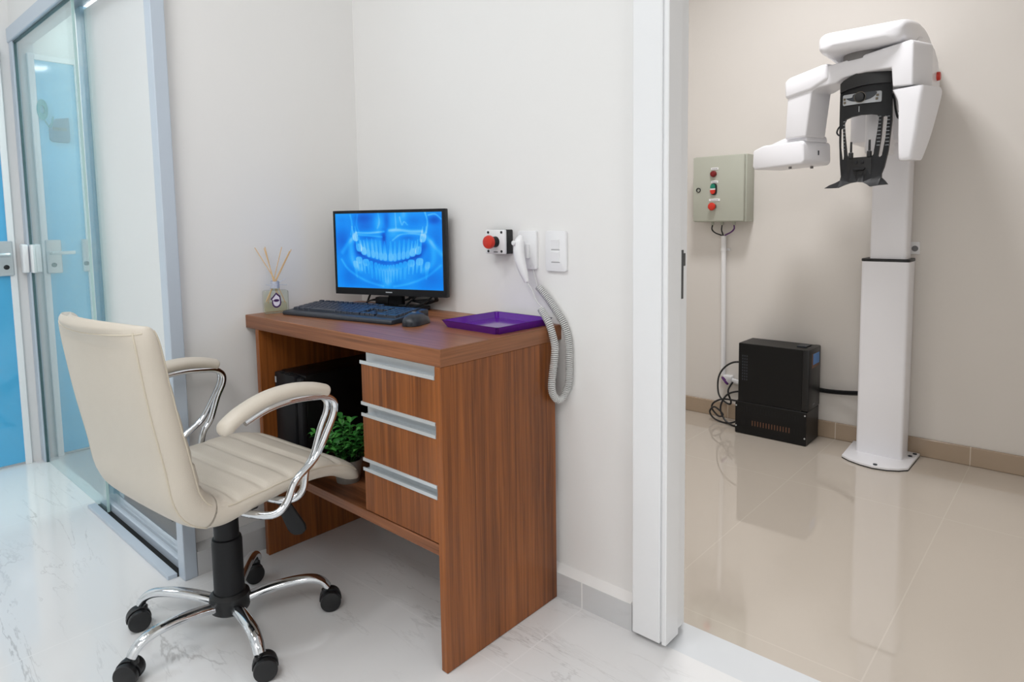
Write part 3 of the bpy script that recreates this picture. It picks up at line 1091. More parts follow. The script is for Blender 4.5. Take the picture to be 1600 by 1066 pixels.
b = NB(); cyl(b, (-0.003, 0.028, 0.0285), (0.003, 0.028, 0.0285), 0.006, seg=18)
obj('scroll_wheel', b, M_black, ms)
b = NB(); box(b, -0.006, 0.006, -0.012, -0.009, 0.0345, 0.0352)
obj('maker_mark', b, M_lightgrey, ms)

# ------------------------------------------------------------------ reed diffuser
rd = thing('reed_diffuser', (-0.8535, 0.078, H), R(69.6), label='glass reed diffuser bottle with wooden sticks and a purple rimmed tag', cat='diffuser')
b = NB(); prism(b, rrect(-0.037, 0.037, 0.001, 0.072, 0.006, 3), 0.034, Matrix.Translation((0, -0.017, 0)), 0.003, 2)
lathe(b, [(0.012, 0.071), (0.012, 0.084), (0.009, 0.084), (0.009, 0.071)], seg=20)
obj('bottle', b, M_bottle, rd)
b = NB(); prism(b, rrect(-0.032, 0.032, 0.006, 0.034, 0.003, 2), 0.026, Matrix.Translation((0, -0.013, 0)))
obj('liquid', b, M_liquid, rd)
b = NB(); lathe(b, [(0.0125, 0.078), (0.0135, 0.078), (0.0135, 0.100), (0.0115, 0.100), (0.0115, 0.078), (0.0125, 0.078)], seg=20)
for (u_, w_) in (((0.012, -0.018, 0.098), (0.030, -0.02, 0.108)), ((-0.01, -0.016, 0.088), (-0.028, -0.018, 0.092)), ((0.012, -0.016, 0.09), (0.034, -0.018, 0.088))):
    tube(b, [u_, w_], 0.0009, 5)
obj('neck_ribbon', b, M_ribbon, rd)
inv = Matrix.Rotation(-R(69.6), 4, 'Z')
for (tx, ty, tz) in ((-0.880, 0.032, 0.956), (-0.880, 0.065, 0.957), (-0.878, 0.061, 0.953), (-0.845, 0.102, 0.956), (-0.845, 0.134, 0.947), (-0.845, 0.128, 0.942)):
    tp = inv @ (Vector((tx, ty, tz)) - Vector(rd.location))
    # the stick passes through the neck and ends near the bottle bottom
    nk = Vector((random.uniform(-.005, .005), random.uniform(-.005, .005), 0.098))
    lo = nk + (nk - tp) * 0.62
    lo.x = max(-0.028, min(0.028, lo.x)); lo.y = max(-0.011, min(0.011, lo.y))
    b = NB(); tube(b, [tp, nk, lo], 0.0013, 7)
    obj('reed', b, M_reed, rd)
tg_o = [(0.0, 0.066), (0.012, 0.055), (0.0135, 0.045), (0.0145, 0.034), (0.012, 0.025), (0.006, 0.0195), (0, 0.018), (-0.006, 0.0195), (-0.011, 0.025), (-0.0135, 0.034), (-0.0125, 0.042), (-0.0175, 0.046), (-0.012, 0.052)]
b = NB(); prism(b, tg_o, 0.0008, Matrix.Translation((0.0, -0.0190, 0)))
tg = obj('tag', b, M_tagpurple, rd, label='purple rimmed card tag')
tg_i = [(x * 0.72, 0.041 + (z - 0.041) * 0.76) for x, z in tg_o]
b = NB(); prism(b, tg_i, 0.0006, Matrix.Translation((0.0, -0.0196, 0)))
obj('tag_face', b, M_tagwhite, tg)
b = NB(); prism(b, [(0.0085 * math.cos(2 * math.pi * k / 20), 0.0415 + 0.0042 * math.sin(2 * math.pi * k / 20)) for k in range(20)], 0.0005, Matrix.Translation((0, -0.0201, 0)))
obj('tag_print', b, M_tagpurple, tg)

# ------------------------------------------------------------------ purple tray
tr = thing('tray', (-0.119, 0.308, H), R(-1.5), label='shallow purple plastic tray at the right end of the desk', cat='tray')
b = NB()
def ringr(hx, hy, z):
    return [b.verts.new((sx * hx, sy * hy, z)) for sx, sy in ((-1, -1), (1, -1), (1, 1), (-1, 1))]
rs = [ringr(0.095, 0.095, 0.0), ringr(0.106, 0.1055, 0.019), ringr(0.103, 0.1025, 0.019), ringr(0.093, 0.093, 0.003)]
b.faces.new(rs[0][::-1])
for A, B in zip(rs, rs[1:]):
    for k in range(4):
        b.faces.new((A[k], A[(k + 1) % 4], B[(k + 1) % 4], B[k]))
b.faces.new(rs[-1])
bmesh.ops.bevel(b, geom=[e for e in b.edges if abs(e.verts[0].co.z - e.verts[1].co.z) > 0.01], offset=0.006, segments=3, affect='EDGES')
tag(tr, None)
obj('dish', b, M_purple, tr)

# ------------------------------------------------------------------ emergency stop box
es = thing('emergency_stop', (-0.204, YW, 0.969), label='grey and black wall box with a red mushroom stop button', cat='stop button')
b = NB(); box(b, -0.037, 0.037, -0.026, 0.0, -0.034, 0.034, 0.003, 2)
obj('back_box', b, M_black, es)
b = NB(); box(b, -0.037, 0.037, -0.0355, -0.026, -0.034, 0.034, 0.003, 2)
obj('cover', b, M_wplastic, es)
for (sx, sz) in ((-1, -1), (-1, 1), (1, -1), (1, 1)):
    b = NB(); cyl(b, (sx * 0.0255, -0.037, sz * 0.0265), (sx * 0.0255, -0.035, sz * 0.0265), 0.0036, seg=12)
    obj('screw', b, M_black, es)
b = NB(); cyl(b, (0.002, -0.056, 0.0), (0.002, -0.0355, 0.0), 0.0135, 0.0155, seg=24)
obj('collar', b, M_black_soft, es)
b = NB()
lathe(b, [(0, 0), (0.012, 0), (0.0185, 0.004), (0.0195, 0.010), (0.017, 0.016), (0.008, 0.0185), (0, 0.019)], seg=28, M=Matrix.Rotation(R(90), 4, 'X'), center=(0.002, -0.053, 0))
obj('mushroom_button', b, M_red, es)
b = NB(); box(b, -0.005, 0.011, -0.0361, -0.035, -0.030, -0.0265)
obj('maker_mark', b, M_text, es)

# ------------------------------------------------------------------ exposure handset with wall plate and coiled cord
hd = thing('wall_plate', (-0.109, YW, 0.9465), label='white blank wall plate holding the exposure handset', cat='wall plate')
def plate_bm(w, h_, th=0.009):
    bm = NB()
    prism(bm, rrect(-w, w, -h_, h_, 0.007, 4), th, Matrix.Translation((0, -th, 0)), 0.003, 2)
    return bm
obj('plate', plate_bm(0.0335, 0.0525), M_wplastic, hd)
b = NB(); prism(b, [(-0.008, 0.015), (0.010, 0.017), (0.012, -0.022), (0.004, -0.024), (-0.006, -0.01)], 0.012, Matrix.Translation((0, -0.021, 0)), 0.002, 2)
obj('holder_clip', b, M_wplastic, hd)

hs_ = thing('exposure_handset', (-0.1, 0.385, 0.92), label='white x-ray exposure handset with grey coiled cord hanging on the wall plate', cat='handset')
b = NB()
path = spline([(-0.102, 0.392, 0.986), (-0.105, 0.386, 0.972), (-0.105, 0.383, 0.945), (-0.099, 0.383, 0.915), (-0.090, 0.386, 0.885), (-0.083, 0.389, 0.862)], 6)
def hr_(q):
    return [0.006, 0.0145, 0.0165, 0.0155, 0.012, 0.0065][min(5, int(q * 5))] * (1 - (q * 5) % 1) + [0.006, 0.0145, 0.0165, 0.0155, 0.012, 0.0065][min(5, int(q * 5) + 1)] * ((q * 5) % 1)
tube(b, path, lambda q: hr_(q) * 0.9, 18, rn=lambda q: hr_(q) * 1.05)
obj('grip', rel(b, hs_), M_wplastic, hs_, ang=70)
b = NB(); cyl(b, (-0.110, 0.374, 0.968), (-0.1115, 0.3655, 0.9675), 0.006, seg=16, bev=0.001)
obj('trigger', rel(b, hs_), M_wplastic, hs_)
CORD = [(-0.028, 0.380, 0.795), (0.004, 0.373, 0.7615), (0.0165, 0.374, 0.728), (0.020, 0.378, 0.695), (0.020, 0.372, 0.654), (0.018, 0.366, 0.610), (0.0165, 0.370, 0.580), (0.0165, 0.388, 0.558), (0.017, 0.408, 0.556),
        (0.024, 0.416, 0.575), (0.034, 0.417, 0.600), (0.036, 0.417, 0.665), (0.033, 0.417, 0.716), (0.018, 0.417, 0.757), (-0.007, 0.417, 0.789), (-0.041, 0.417, 0.826), (-0.066, 0.416, 0.849)]
cp = spline(CORD, 24)
ln = [0.0]
for a, c in zip(cp, cp[1:]):
    ln.append(ln[-1] + (c - a).length)
tot = ln[-1]
PITCHC, RC = 0.0050, 0.0086
nt_ = int(tot / PITCHC)
SEG = 9
fr = frames(cp)
hel = []
k = 0
for i in range(nt_ * SEG):
    s_ = tot * i / (nt_ * SEG)
    while k < len(ln) - 2 and ln[k + 1] < s_:
        k += 1
    f_ = (s_ - ln[k]) / max(1e-9, ln[k + 1] - ln[k])
    P0 = fr[k][0].lerp(fr[k + 1][0], f_)
    N0 = fr[k][2].lerp(fr[k + 1][2], f_).normalized()
    B0 = fr[k][3].lerp(fr[k + 1][3], f_).normalized()
    a = 2 * math.pi * i / SEG
    hel.append(P0 + N0 * RC * math.cos(a) + B0 * RC * math.sin(a))
b = NB(); tube(b, hel, 0.0019, 6)
obj('coiled_cord', rel(b, hs_), M_cord, hs_, ang=80)
b = NB()
tube(b, spline([hel[0], (-0.040, 0.380, 0.812), (-0.062, 0.383, 0.845), (-0.083, 0.389, 0.862)], 6), 0.0018, 6)
tube(b, spline([hel[-1], (-0.075, 0.418, 0.862), (-0.088, 0.424, 0.888), (-0.095, 0.4215, 0.905)], 6), 0.0018, 6)
obj('straight_lead', rel(b, hs_), M_cord, hs_)

sw = thing('light_switch', (-0.0095, YW, 0.9455), label='white wall plate with two rocker switches right of the handset', cat='switch')
obj('plate', plate_bm(0.0345, 0.0535), M_wplastic, sw)
for (zz) in (0.018, -0.015):
    b = NB()
    prism(b, [(-0.0135, -0.013), (0.0135, -0.013), (0.0135, 0.0135), (-0.0135, 0.0135)], 0.004, Matrix.Translation((0, -0.012, zz)) @ Matrix.Rotation(R(5), 4, 'X'), 0.001, 1)
    obj('rocker', b, M_wplastic, sw)
    b = NB()
    box(b, -0.0145, 0.0145, -0.0092, -0.0088, zz - 0.0155, zz - 0.0143)
    obj('gap_line', b, M_text, sw)

# ------------------------------------------------------------------ office chair
ch = thing('office_chair', (-0.545, -0.245, 0), R(4.4), label='cream leather office chair with chrome arms and five castors at the desk', cat='chair')
# chair frame: local x = sitter's right, y = forward
STA = [(-0.240, 0.831, 0.014), (-0.240, 0.826, 0.038), (-0.237, 0.808, 0.056), (-0.231, 0.765, 0.063), (-0.214, 0.65, 0.067), (-0.193, 0.54, 0.071), (-0.178, 0.46, 0.076), (-0.152, 0.420, 0.075), (-0.108, 0.402, 0.068),
       (-0.05, 0.407, 0.058), (0.02, 0.414, 0.052), (0.10, 0.419, 0.048), (0.17, 0.412, 0.047), (0.222, 0.392, 0.044), (0.252, 0.368, 0.036), (0.262, 0.354, 0.012)]


def sta_sample(n):
    P = spline([(a, c, t_) for a, c, t_ in STA], n)
    return [(q.x, q.y, max(0.004, q.z)) for q in P]


SP = sta_sample(10)
arc = [0.0]
for a, c in zip(SP, SP[1:]):
    arc.append(arc[-1] + math.hypot(c[0] - a[0], c[1] - a[1]))
TOT = arc[-1]
BEND = next(arc[i] for i, q in enumerate(SP) if q[0] > -0.14)
SEAMS_B = [0.115 + 0.062 * k for k in range(5)]
SEAMS_S = [BEND + 0.06 + 0.066 * k for k in range(5)]
HALF = 0.215


def shell_ring(bm, i, n=30):
    f_, z_, th = SP[i]
    a = SP[max(0, i - 1)]; c = SP[min(len(SP) - 1, i + 1)]
    T = Vector((0, c[0] - a[0], c[1] - a[1])).normalized()
    N = Vector((0, -T.z, T.y))         # towards the sitter
    if N.y < 0 and i < 60:
        N = -N
    if i >= 60 and N.z < 0:
        N = -N
    s_ = arc[i]
    hw = HALF
    e = min(s_, 0.05) / 0.05
    hw *= 0.93 + 0.07 * math.sqrt(max(0, 1 - (1 - e) ** 2))
    e2 = min(TOT - s_, 0.07) / 0.07
    hw *= 0.86 + 0.14 * math.sqrt(max(0, 1 - (1 - e2) ** 2))
    back = max(0, min(1, (BEND - s_) / BEND))
    puff = 0.0
    for S in SEAMS_B + SEAMS_S:
        puff -= 0.0085 * math.exp(-((s_ - S) / 0.006) ** 2)
    ring = []
    for side in (1, -1):
        for k in range(n):
            q = -1 + 2 * k / (n - 1)
            q = q if side == 1 else -q
            qq = math.copysign(abs(math.sin(q * math.pi / 2)), q)
            pr = max(0.0, 1 - abs(qq) ** 11) ** 0.5
            df = 0.024 * back ** 1.1 + 0.026 * math.exp(-(s_ / 0.11) ** 2) + 0.004
            dr_ = 0.010 * back ** 1.1 + 0.004
            if side == -1:
                df = max(dr_, df - th + min(th * 0.8, 0.026))
            dish = -df * (1 - qq * qq)
            off = side * th / 2 * pr
            if side == 1:
                off += puff * min(1, (1 - abs(qq)) * 9) + 0.003 * (1 - qq ** 4)
            ring.append(bm.verts.new(Vector((hw * qq, f_, z_)) + N * (off + dish)))
    return ring


def shell(i0, i1):
    bm = NB()
    rings = [shell_ring(bm, i) for i in range(i0, i1 + 1)]
    n = len(rings[0])
    for A, B in zip(rings, rings[1:]):
        for k in range(n):
            bm.faces.new((A[k], A[(k + 1) % n], B[(k + 1) % n], B[k]))
    bm.faces.new(rings[0]); bm.faces.new(rings[-1])
    bmesh.ops.remove_doubles(bm, verts=bm.verts[:], dist=1e-5)
    return bm


ib = next(i for i, q in enumerate(SP) if q[0] > -0.135)
bk = obj('backrest', shell(0, ib), M_leather, ch, ang=75)
st = obj('seat', shell(ib - 1, len(SP) - 1), M_leather, ch, ang=75)
# stitched piping round the rear edges
def piping_path(sgn, side_n, i0, i1):
    out = []
    for i in range(i0, i1 + 1, 3):
        bm = NB()
        rg = shell_ring(bm, i)
        n = len(rg) // 2
        if side_n == -1:
            kk = n + (4 if sgn > 0 else n - 5)
        else:
            kk = (n - 3) if sgn > 0 else 2
        out.append(rg[kk].co.copy())
        bm.free()
    return out
for sg in (1, -1):
    b = NB(); tube(b, piping_path(sg, -1, 12, ib), 0.0022, 6)
    obj('piping', b, M_seam, bk)
    b = NB(); tube(b, piping_path(sg, 1, 14, ib - 4), 0.0018, 6)
    obj('piping', b, M_seam, bk)
b = NB()
bm_ = NB()
rg = shell_ring(bm_, 14)
n_ = len(rg) // 2
tube(b, [rg[k].co.copy() for k in range(n_ + 2, 2 * n_ - 2)], 0.0016, 6)
bm_.free()
obj('piping', b, M_seam, bk)
for sg in (1, -1):
    b = NB()
    tube(b, piping_path(sg, 1, ib + 6, len(SP) - 14), 0.0018, 6)
    obj('piping', b, M_seam, st)
# under-seat mechanism
b = NB(); box(b, -0.10, 0.10, -0.10, 0.09, 0.352, 0.384, 0.006, 2)
prism(b, [(-0.05, 0.31), (0.05, 0.31), (0.08, 0.356), (-0.08, 0.356)], 0.14, Matrix.Translation((0, -0.08, 0)), 0.004, 2)
obj('tilt_mechanism', b, M_black, ch)
b = NB()
tube(b, spline([(0.09, 0.05, 0.36), (0.15, 0.055, 0.355), (0.19, 0.06, 0.345)], 5), 0.006, 8)
prism(b, [(-0.012, 0.352), (0.018, 0.36), (0.05, 0.300), (0.052, 0.286), (0.040, 0.276), (0.022, 0.278), (0.010, 0.29)], 0.012, Matrix.Translation((0.185, 0.045, 0)) @ Matrix.Rotation(R(62), 4, 'Z'), 0.005, 3)
obj('height_lever', b, M_black_soft, ch)
b = NB(); cyl(b, (-0.06, -0.085, 0.33), (-0.06, -0.108, 0.318), 0.011, 0.013, seg=18, bev=0.003)
obj('tension_knob', b, M_black, ch)
b = NB()
lathe(b, [(0, 0.07), (0.036, 0.07), (0.036, 0.235), (0.034, 0.245), (0.0295, 0.247), (0.0295, 0.35), (0, 0.35)], seg=32)
obj('gas_column', b, M_black_soft, ch)
b = NB(); lathe(b, [(0, 0.052), (0.036, 0.052), (0.046, 0.06), (0.05, 0.078), (0.047, 0.098), (0.038, 0.106), (0, 0.106)], seg=32)
obj('hub', b, M_black, ch)
# armrests
def arm(sg):
    b = NB()
    pth = spline([(sg * 0.252, -0.130, 0.590), (sg * 0.252, -0.118, 0.607), (sg * 0.252, -0.085, 0.627), (sg * 0.252, -0.03, 0.645), (sg * 0.252, 0.03, 0.650), (sg * 0.252, 0.085, 0.643), (sg * 0.252, 0.122, 0.631), (sg * 0.252, 0.130, 0.627)], 7)
    def e(q):
        return max(0.25, min(1, (min(q, 1 - q) * 9)) ** 0.5) if min(q, 1 - q) < 0.11 else 1
    tube(b, pth, lambda q: 0.0165 * e(q), 18, rn=lambda q: 0.0235 * e(q))
    pad = obj('armrest', b, M_leather, ch, ang=75)
    for (dx, low) in ((0.011, [(0.004, 0.398), (-0.024, 0.379), (-0.052, 0.377)]), (-0.012, [(0.064, 0.405), (0.042, 0.386), (0.018, 0.384)])):
        x = sg * (0.252 + dx)
        top = [(-0.085, 0.608), (-0.03, 0.6255), (0.03, 0.6305), (0.09, 0.625), (0.125, 0.617), (0.144, 0.600), (0.143, 0.575), (0.125, 0.540), (0.085, 0.480)]
        if dx < 0:
            top = [(f_ - 0.004, z_) for f_, z_ in top]
            top[-1] = (0.098, 0.480)
        P = [(x, f_, z_) for f_, z_ in top] + [(x, low[0][0] + (0.028 if dx > 0 else 0.012), low[0][1] + 0.045), (x, low[0][0], low[0][1]), (x - sg * 0.012, low[1][0], low[1][1]), (sg * 0.185, low[2][0], low[2][1]), (sg * 0.09, low[2][0], low[2][1] - 0.004)]
        bb = NB(); tube(bb, spline(P, 8), 0.0085, 12)
        obj('chrome_arm_tube', bb, M_chrome, pad)
arm(1); arm(-1)
# five-star base
A0 = 62 - 4.4
for k, a in enumerate((A0 + 0.5, 138 - 4.4, 217.5 - 4.4, 276 - 4.4, 350 - 4.4)):
    ca2, sa = math.cos(R(a)), math.sin(R(a))
    b = NB()
    pth = [(r_ * ca2, r_ * sa, z_) for r_, z_ in ((0.035, 0.076), (0.08, 0.087), (0.13, 0.094), (0.175, 0.095), (0.205, 0.090), (0.226, 0.078), (0.238, 0.062))]
    tube(b, spline(pth, 6), lambda q: 0.0125 - 0.002 * q, 16, rn=lambda q: 0.0165 - 0.003 * q)
    obj('leg', b, M_chrome, ch)
    sw_a = R((60, -95, -100, -135, 65)[k] - 4.4)
    cs = thing('caster', (0.232 * ca2, 0.232 * sa, 0), sw_a)
    cs.parent = ch
    b = NB()
    cyl(b, (0, 0, 0.05), (0, 0, 0.068), 0.0055, seg=12)
    obj('stem', b, M_chrome, cs)
    b = NB()
    ar = [(0.0285 * math.cos(R(t_)) + 0.012, 0.027 + 0.0285 * math.sin(R(t_))) for t_ in range(-10, 200, 15)]
    ar_i = [(0.018 * math.cos(R(t_)) + 0.012, 0.027 + 0.018 * math.sin(R(t_))) for t_ in range(195, -15, -15)]
    prism(b, ar + ar_i, 0.014, Matrix.Translation((0, -0.007, 0)), 0.001, 1)
    cyl(b, (0, 0, 0.035), (0, 0, 0.056), 0.010, seg=16)
    obj('hood', b, M_black, cs)
    for sd in (-1, 1):
        b = NB()
        cyl(b, (0.012, sd * 0.0075, 0.0265), (0.012, sd * 0.0235, 0.0265), 0.0265, seg=32, bev=0.004)
        obj('wheel', b, M_black, cs)

# ------------------------------------------------------------------ scanner room: control cabinet
cb = thing('control_cabinet', (-0.337, YF, 1.168), label='grey-green wall cabinet with red and green push buttons', cat='cabinet')
b = NB(); box(b, -0.134, 0.134, -0.09, 0.0, -0.162, 0.162, 0.003, 2)
obj('body', b, M_cab, cb)
b = NB(); box(b, -0.132, 0.128, -0.112, -0.090, -0.158, 0.158, 0.003, 2)
obj('door', b, M_cab, cb)
b = NB()
lathe(b, [(0.0085, 0), (0.0115, 0), (0.0115, 0.004), (0.0085, 0.004), (0.0085, 0)], seg=24, M=Matrix.Rotation(R(90), 4, 'X'), center=(-0.102, -0.112, -0.003))
obj('door_lock', b, M_black, cb)
XB = -0.022
for nm, zz, w_ in (('label_plate', 0.098, 0.021), ('label_plate', 0.034, 0.020), ('label_plate', -0.054, 0.030)):
    b = NB(); box(b, XB - w_ + 0.006, XB + w_ + 0.002, -0.1145, -0.112, zz - 0.006, zz + 0.006, 0.0008, 1)
    lp = obj(nm, b, M_wplastic, cb)
    b = NB()
    for q in range(5):
        box(b, XB - w_ * 0.6 + q * w_ * 0.26 + 0.004, XB - w_ * 0.6 + q * w_ * 0.26 + w_ * 0.17 + 0.004, -0.1149, -0.1144, zz - 0.0018, zz + 0.0018)
    obj('lettering', b, M_text, lp)
RX = Matrix.Rotation(R(90), 4, 'X')
b = NB(); lathe(b, [(0, 0), (0.0155, 0), (0.0155, 0.010), (0.012, 0.016), (0.005, 0.018), (0, 0.018)], seg=28, M=RX, center=(XB - 0.001, -0.112, 0.073))
obj('indicator_lamp', b, M_darkred, cb)
b = NB(); prism(b, rrect(-0.0155, 0.0155, -0.029, 0.029, 0.0154, 8), 0.008, Matrix.Translation((XB + 0.0015, -0.120, -0.001)), 0.001, 1)
db = obj('double_push_button', b, M_black, cb)
b = NB(); prism(b, [(0.0125 * math.cos(R(t_)), 0.011 + 0.0135 * math.sin(R(t_))) for t_ in range(0, 181, 15)] + [(-0.0125, 0.0035), (0.0125, 0.0035)], 0.008, Matrix.Translation((XB - 0.001, -0.126, 0)), 0.001, 1)
obj('green_button', b, M_green, db, label='green upper half')
b = NB(); prism(b, [(0.0125 * math.cos(R(t_)), -0.012 + 0.0135 * math.sin(R(t_))) for t_ in range(180, 361, 15)] + [(0.0125, -0.005), (-0.0125, -0.005)], 0.008, Matrix.Translation((XB - 0.001, -0.126, 0)), 0.001, 1)
obj('red_button', b, M_red, db, label='red lower half')
b = NB(); box(b, XB - 0.0135, XB + 0.0115, -0.1235, -0.118, -0.0045, 0.0030)
obj('white_bar', b, M_wplastic, db)
b = NB(); cyl(b, (XB, -0.112, -0.086), (XB, -0.128, -0.086), 0.014, seg=24)
obj('button_collar', b, M_black_soft, cb)
b = NB(); lathe(b, [(0, 0), (0.014, 0), (0.0185, 0.004), (0.0195, 0.010), (0.016, 0.016), (0.006, 0.019), (0, 0.019)], seg=28, M=RX, center=(XB, -0.126, -0.086))
obj('mushroom_button', b, M_red, cb)
for gxx in (-0.062, -0.012, 0.05):
    b = NB(); cyl(b, (gxx, -0.035, -0.178), (gxx, -0.035, -0.161), 0.008, seg=14)
    obj('cable_gland', b, M_cab, cb)
wg = 'wires between the control cabinet and the conduit'
for nm, pts, m_, lb in (
        ('wire', [(-0.399, 2.200, 0.990), (-0.402, 2.200, 0.968), (-0.385, 2.205, 0.950), (-0.357, 2.212, 0.938), (-0.350, 2.212, 0.926)], M_black, 'black wire curving from the cabinet to the conduit at its left'),
        ('wire', [(-0.349, 2.200, 0.990), (-0.351, 2.200, 0.965), (-0.348, 2.208, 0.945), (-0.347, 2.213, 0.926)], M_black, 'black wire dropping straight from the cabinet into the conduit'),
        ('wire', [(-0.287, 2.200, 0.990), (-0.286, 2.200, 0.972), (-0.303, 2.205, 0.955), (-0.335, 2.212, 0.940), (-0.344, 2.212, 0.926)], M_violet_wire, 'violet wire curving from the cabinet to the conduit')):
    b = NB(); tube(b, spline(pts, 7), 0.0036, 8)
    o = obj(nm, b, m_)
    tag(o, lb, 'wire', wg)
cd = thing('conduit', (-0.346, YF, 0.22), label='white plastic conduit pipe running down the wall below the cabinet', cat='pipe')
b = NB(); cyl(b, (-0.346, YF - 0.020, 0.936), (-0.340, YF - 0.020, 0.222), 0.0125, seg=20)
obj('pipe', rel(b, cd), M_wplastic, cd)
for zz in (0.866,):
    b = NB()
    lathe(b, [(0.0125, -0.007), (0.0148, -0.007), (0.0148, 0.007), (0.0125, 0.007)], seg=20, center=(-0.3455, YF - 0.020, zz))
    box(b, -0.334, -0.318, YF - 0.006, YF, zz - 0.006, zz + 0.006, 0.001, 1)
    obj('clamp', rel(b, cd), M_wplastic, cd)
b = NB()
cyl(b, (-0.31, YF - 0.020, 0.206), (-0.20, YF - 0.020, 0.186), 0.0125, seg=20)
box(b, -0.335, -0.290, YF - 0.035, YF, 0.188, 0.226, 0.005, 2)
obj('elbow_outlet', rel(b, cd), M_wplastic, cd)

# ------------------------------------------------------------------ computer on transformer box
tb = thing('transformer_box', (-0.034, 2.12, 0), label='low black metal box with vent slots on the scanner room floor', cat='box')
BX0, BX1, BY0, BY1 = -0.197, 0.130, 2.034, 2.205
b = NB(); box(b, BX0, BX1, BY0, BY1, 0.002, 0.155, 0.002, 1)
obj('body', rel(b, tb), M_case, tb)
for row, (z0_, z1_, x0_, x1_, n_s) in enumerate(((0.108, 0.132, -0.165, 0.095, 21), (0.048, 0.072, -0.165, 0.095, 21))):
    for i in range(n_s):
        x = x0_ + (x1_ - x0_) * i / (n_s - 1)
        if row == 1 and 3 < i < 18 and True:
            mm_ = M_copper
        else:
            mm_ = M_slot
        b = NB(); box(b, x - 0.0022, x + 0.0022, BY0 - 0.0008, BY0 + 0.002, z0_, z1_, 0.0006, 1)
        obj('vent_slot', rel(b, tb), mm_, tb)
for (x, z) in ((BX0 + 0.006, 0.134), (BX0 + 0.006, 0.036), (BX1 - 0.006, 0.140), (BX1 - 0.006, 0.036)):
    b = NB(); cyl(b, (x, BY0 + 0.001, z), (x, BY0 - 0.002, z), 0.0035, seg=12)
    obj('screw', rel(b, tb), M_steel, tb)
pc = thing('scanner_computer', (-0.02, 2.12, 0.155), label='black computer tower standing on the vented box beside the scanner column', cat='computer')
PX0, PX1, PY0, PY1, PZ1 = -0.185, 0.136, 2.037, 2.200, 0.438
b = NB(); box(b, PX0, PX1 - 0.028, PY0, PY1, 0.155, PZ1 - 0.002, 0.002, 1)
obj('case', rel(b, pc), M_case, pc)
b = NB(); box(b, PX1 - 0.030, PX1, PY0 - 0.001, PY1 - 0.002, 0.158, PZ1, 0.006, 2)
obj('front_bezel', rel(b, pc), M_black_gloss, pc)
b = NB(); box(b, PX1 - 0.0005, PX1 + 0.0012, PY0 + 0.035, PY1 - 0.03, 0.35, 0.415)
stk = obj('sticker', rel(b, pc), M_copper, pc)
b = NB(); box(b, PX1 + 0.001, PX1 + 0.002, PY0 + 0.048, PY1 - 0.032, 0.364, 0.413)
obj('sticker_picture', rel(b, pc), M_lcd, stk)
b = NB()
for i in range(9):
    for j in range(3):
        box(b, PX0 + 0.018 + 0.010 * j, PX0 + 0.023 + 0.010 * j, PY0 - 0.0006, PY0 + 0.001, 0.26 + 0.014 * i, 0.268 + 0.014 * i)
obj('vent_grille', rel(b, pc), M_dark_grey, pc)
b = NB(); box(b, PX1 - 0.075, PX1 - 0.032, PY0 + 0.06, PY1 - 0.04, PZ1 - 0.002, PZ1 + 0.004, 0.001, 1)
obj('top_hatch', rel(b, pc), M_dark_grey, pc)
b = NB(); box(b, PX1 - 0.0005, PX1 + 0.001, PY0 + 0.06, PY0 + 0.085, 0.178, 0.183)
obj('maker_mark', rel(b, pc), M_text, pc)

cg = 'black cables left of the scanner computer'
CY = 2.16
for pts, lb in (
        ([(-0.183, CY, 0.318), (-0.26, CY, 0.31), (-0.31, CY, 0.275), (-0.338, CY, 0.225), (-0.342, CY, 0.165), (-0.325, CY - 0.01, 0.125), (-0.285, CY - 0.01, 0.098), (-0.272, CY, 0.105), (-0.288, CY, 0.16), (-0.278, 2.19, 0.20)], 'black cable arching from the computer to the conduit outlet'),
        ([(-0.183, CY, 0.168), (-0.235, CY - 0.01, 0.168), (-0.285, CY - 0.015, 0.145), (-0.312, CY - 0.02, 0.10), (-0.312, CY - 0.03, 0.06), (-0.285, CY - 0.04, 0.022), (-0.245, CY - 0.05, 0.006), (-0.205, CY - 0.06, 0.006)], 'black power cable looping from the computer back down to the floor'),
        ([(-0.197, CY, 0.115), (-0.25, CY - 0.01, 0.12), (-0.31, CY - 0.015, 0.118), (-0.355, CY - 0.02, 0.092), (-0.362, CY - 0.02, 0.06), (-0.325, CY - 0.025, 0.03), (-0.30, CY - 0.03, 0.045), (-0.345, CY - 0.03, 0.075), (-0.37, CY - 0.03, 0.045), (-0.34, CY - 0.03, 0.012), (-0.27, CY - 0.03, 0.006), (-0.198, CY - 0.03, 0.04)], 'black cable lying in double loops left of the vented box')):
    b = NB(); tube(b, spline(pts, 8), 0.0045, 8)
    o = obj('power_cable', b, M_black)
    tag(o, lb, 'cable', cg)
b = NB()
tube(b, spline([(-0.318, 2.19, 0.205), (-0.325, 2.175, 0.22), (-0.305, 2.17, 0.20), (-0.30, 2.18, 0.19)], 6), 0.006, 7)
o = obj('wire', b, M_violet_wire)
tag(o, 'short violet wire sticking out of the conduit outlet', 'wire')
b = NB()
tube(b, spline([(0.09, 2.2165, 0.228), (0.15, 2.216, 0.222), (0.24, 2.195, 0.232), (0.3205, 2.16, 0.25)], 7), 0.0105, 10)
o = obj('cable_hose', b, M_black)
tag(o, 'thick black hose from the scanner computer to the white column', 'hose')

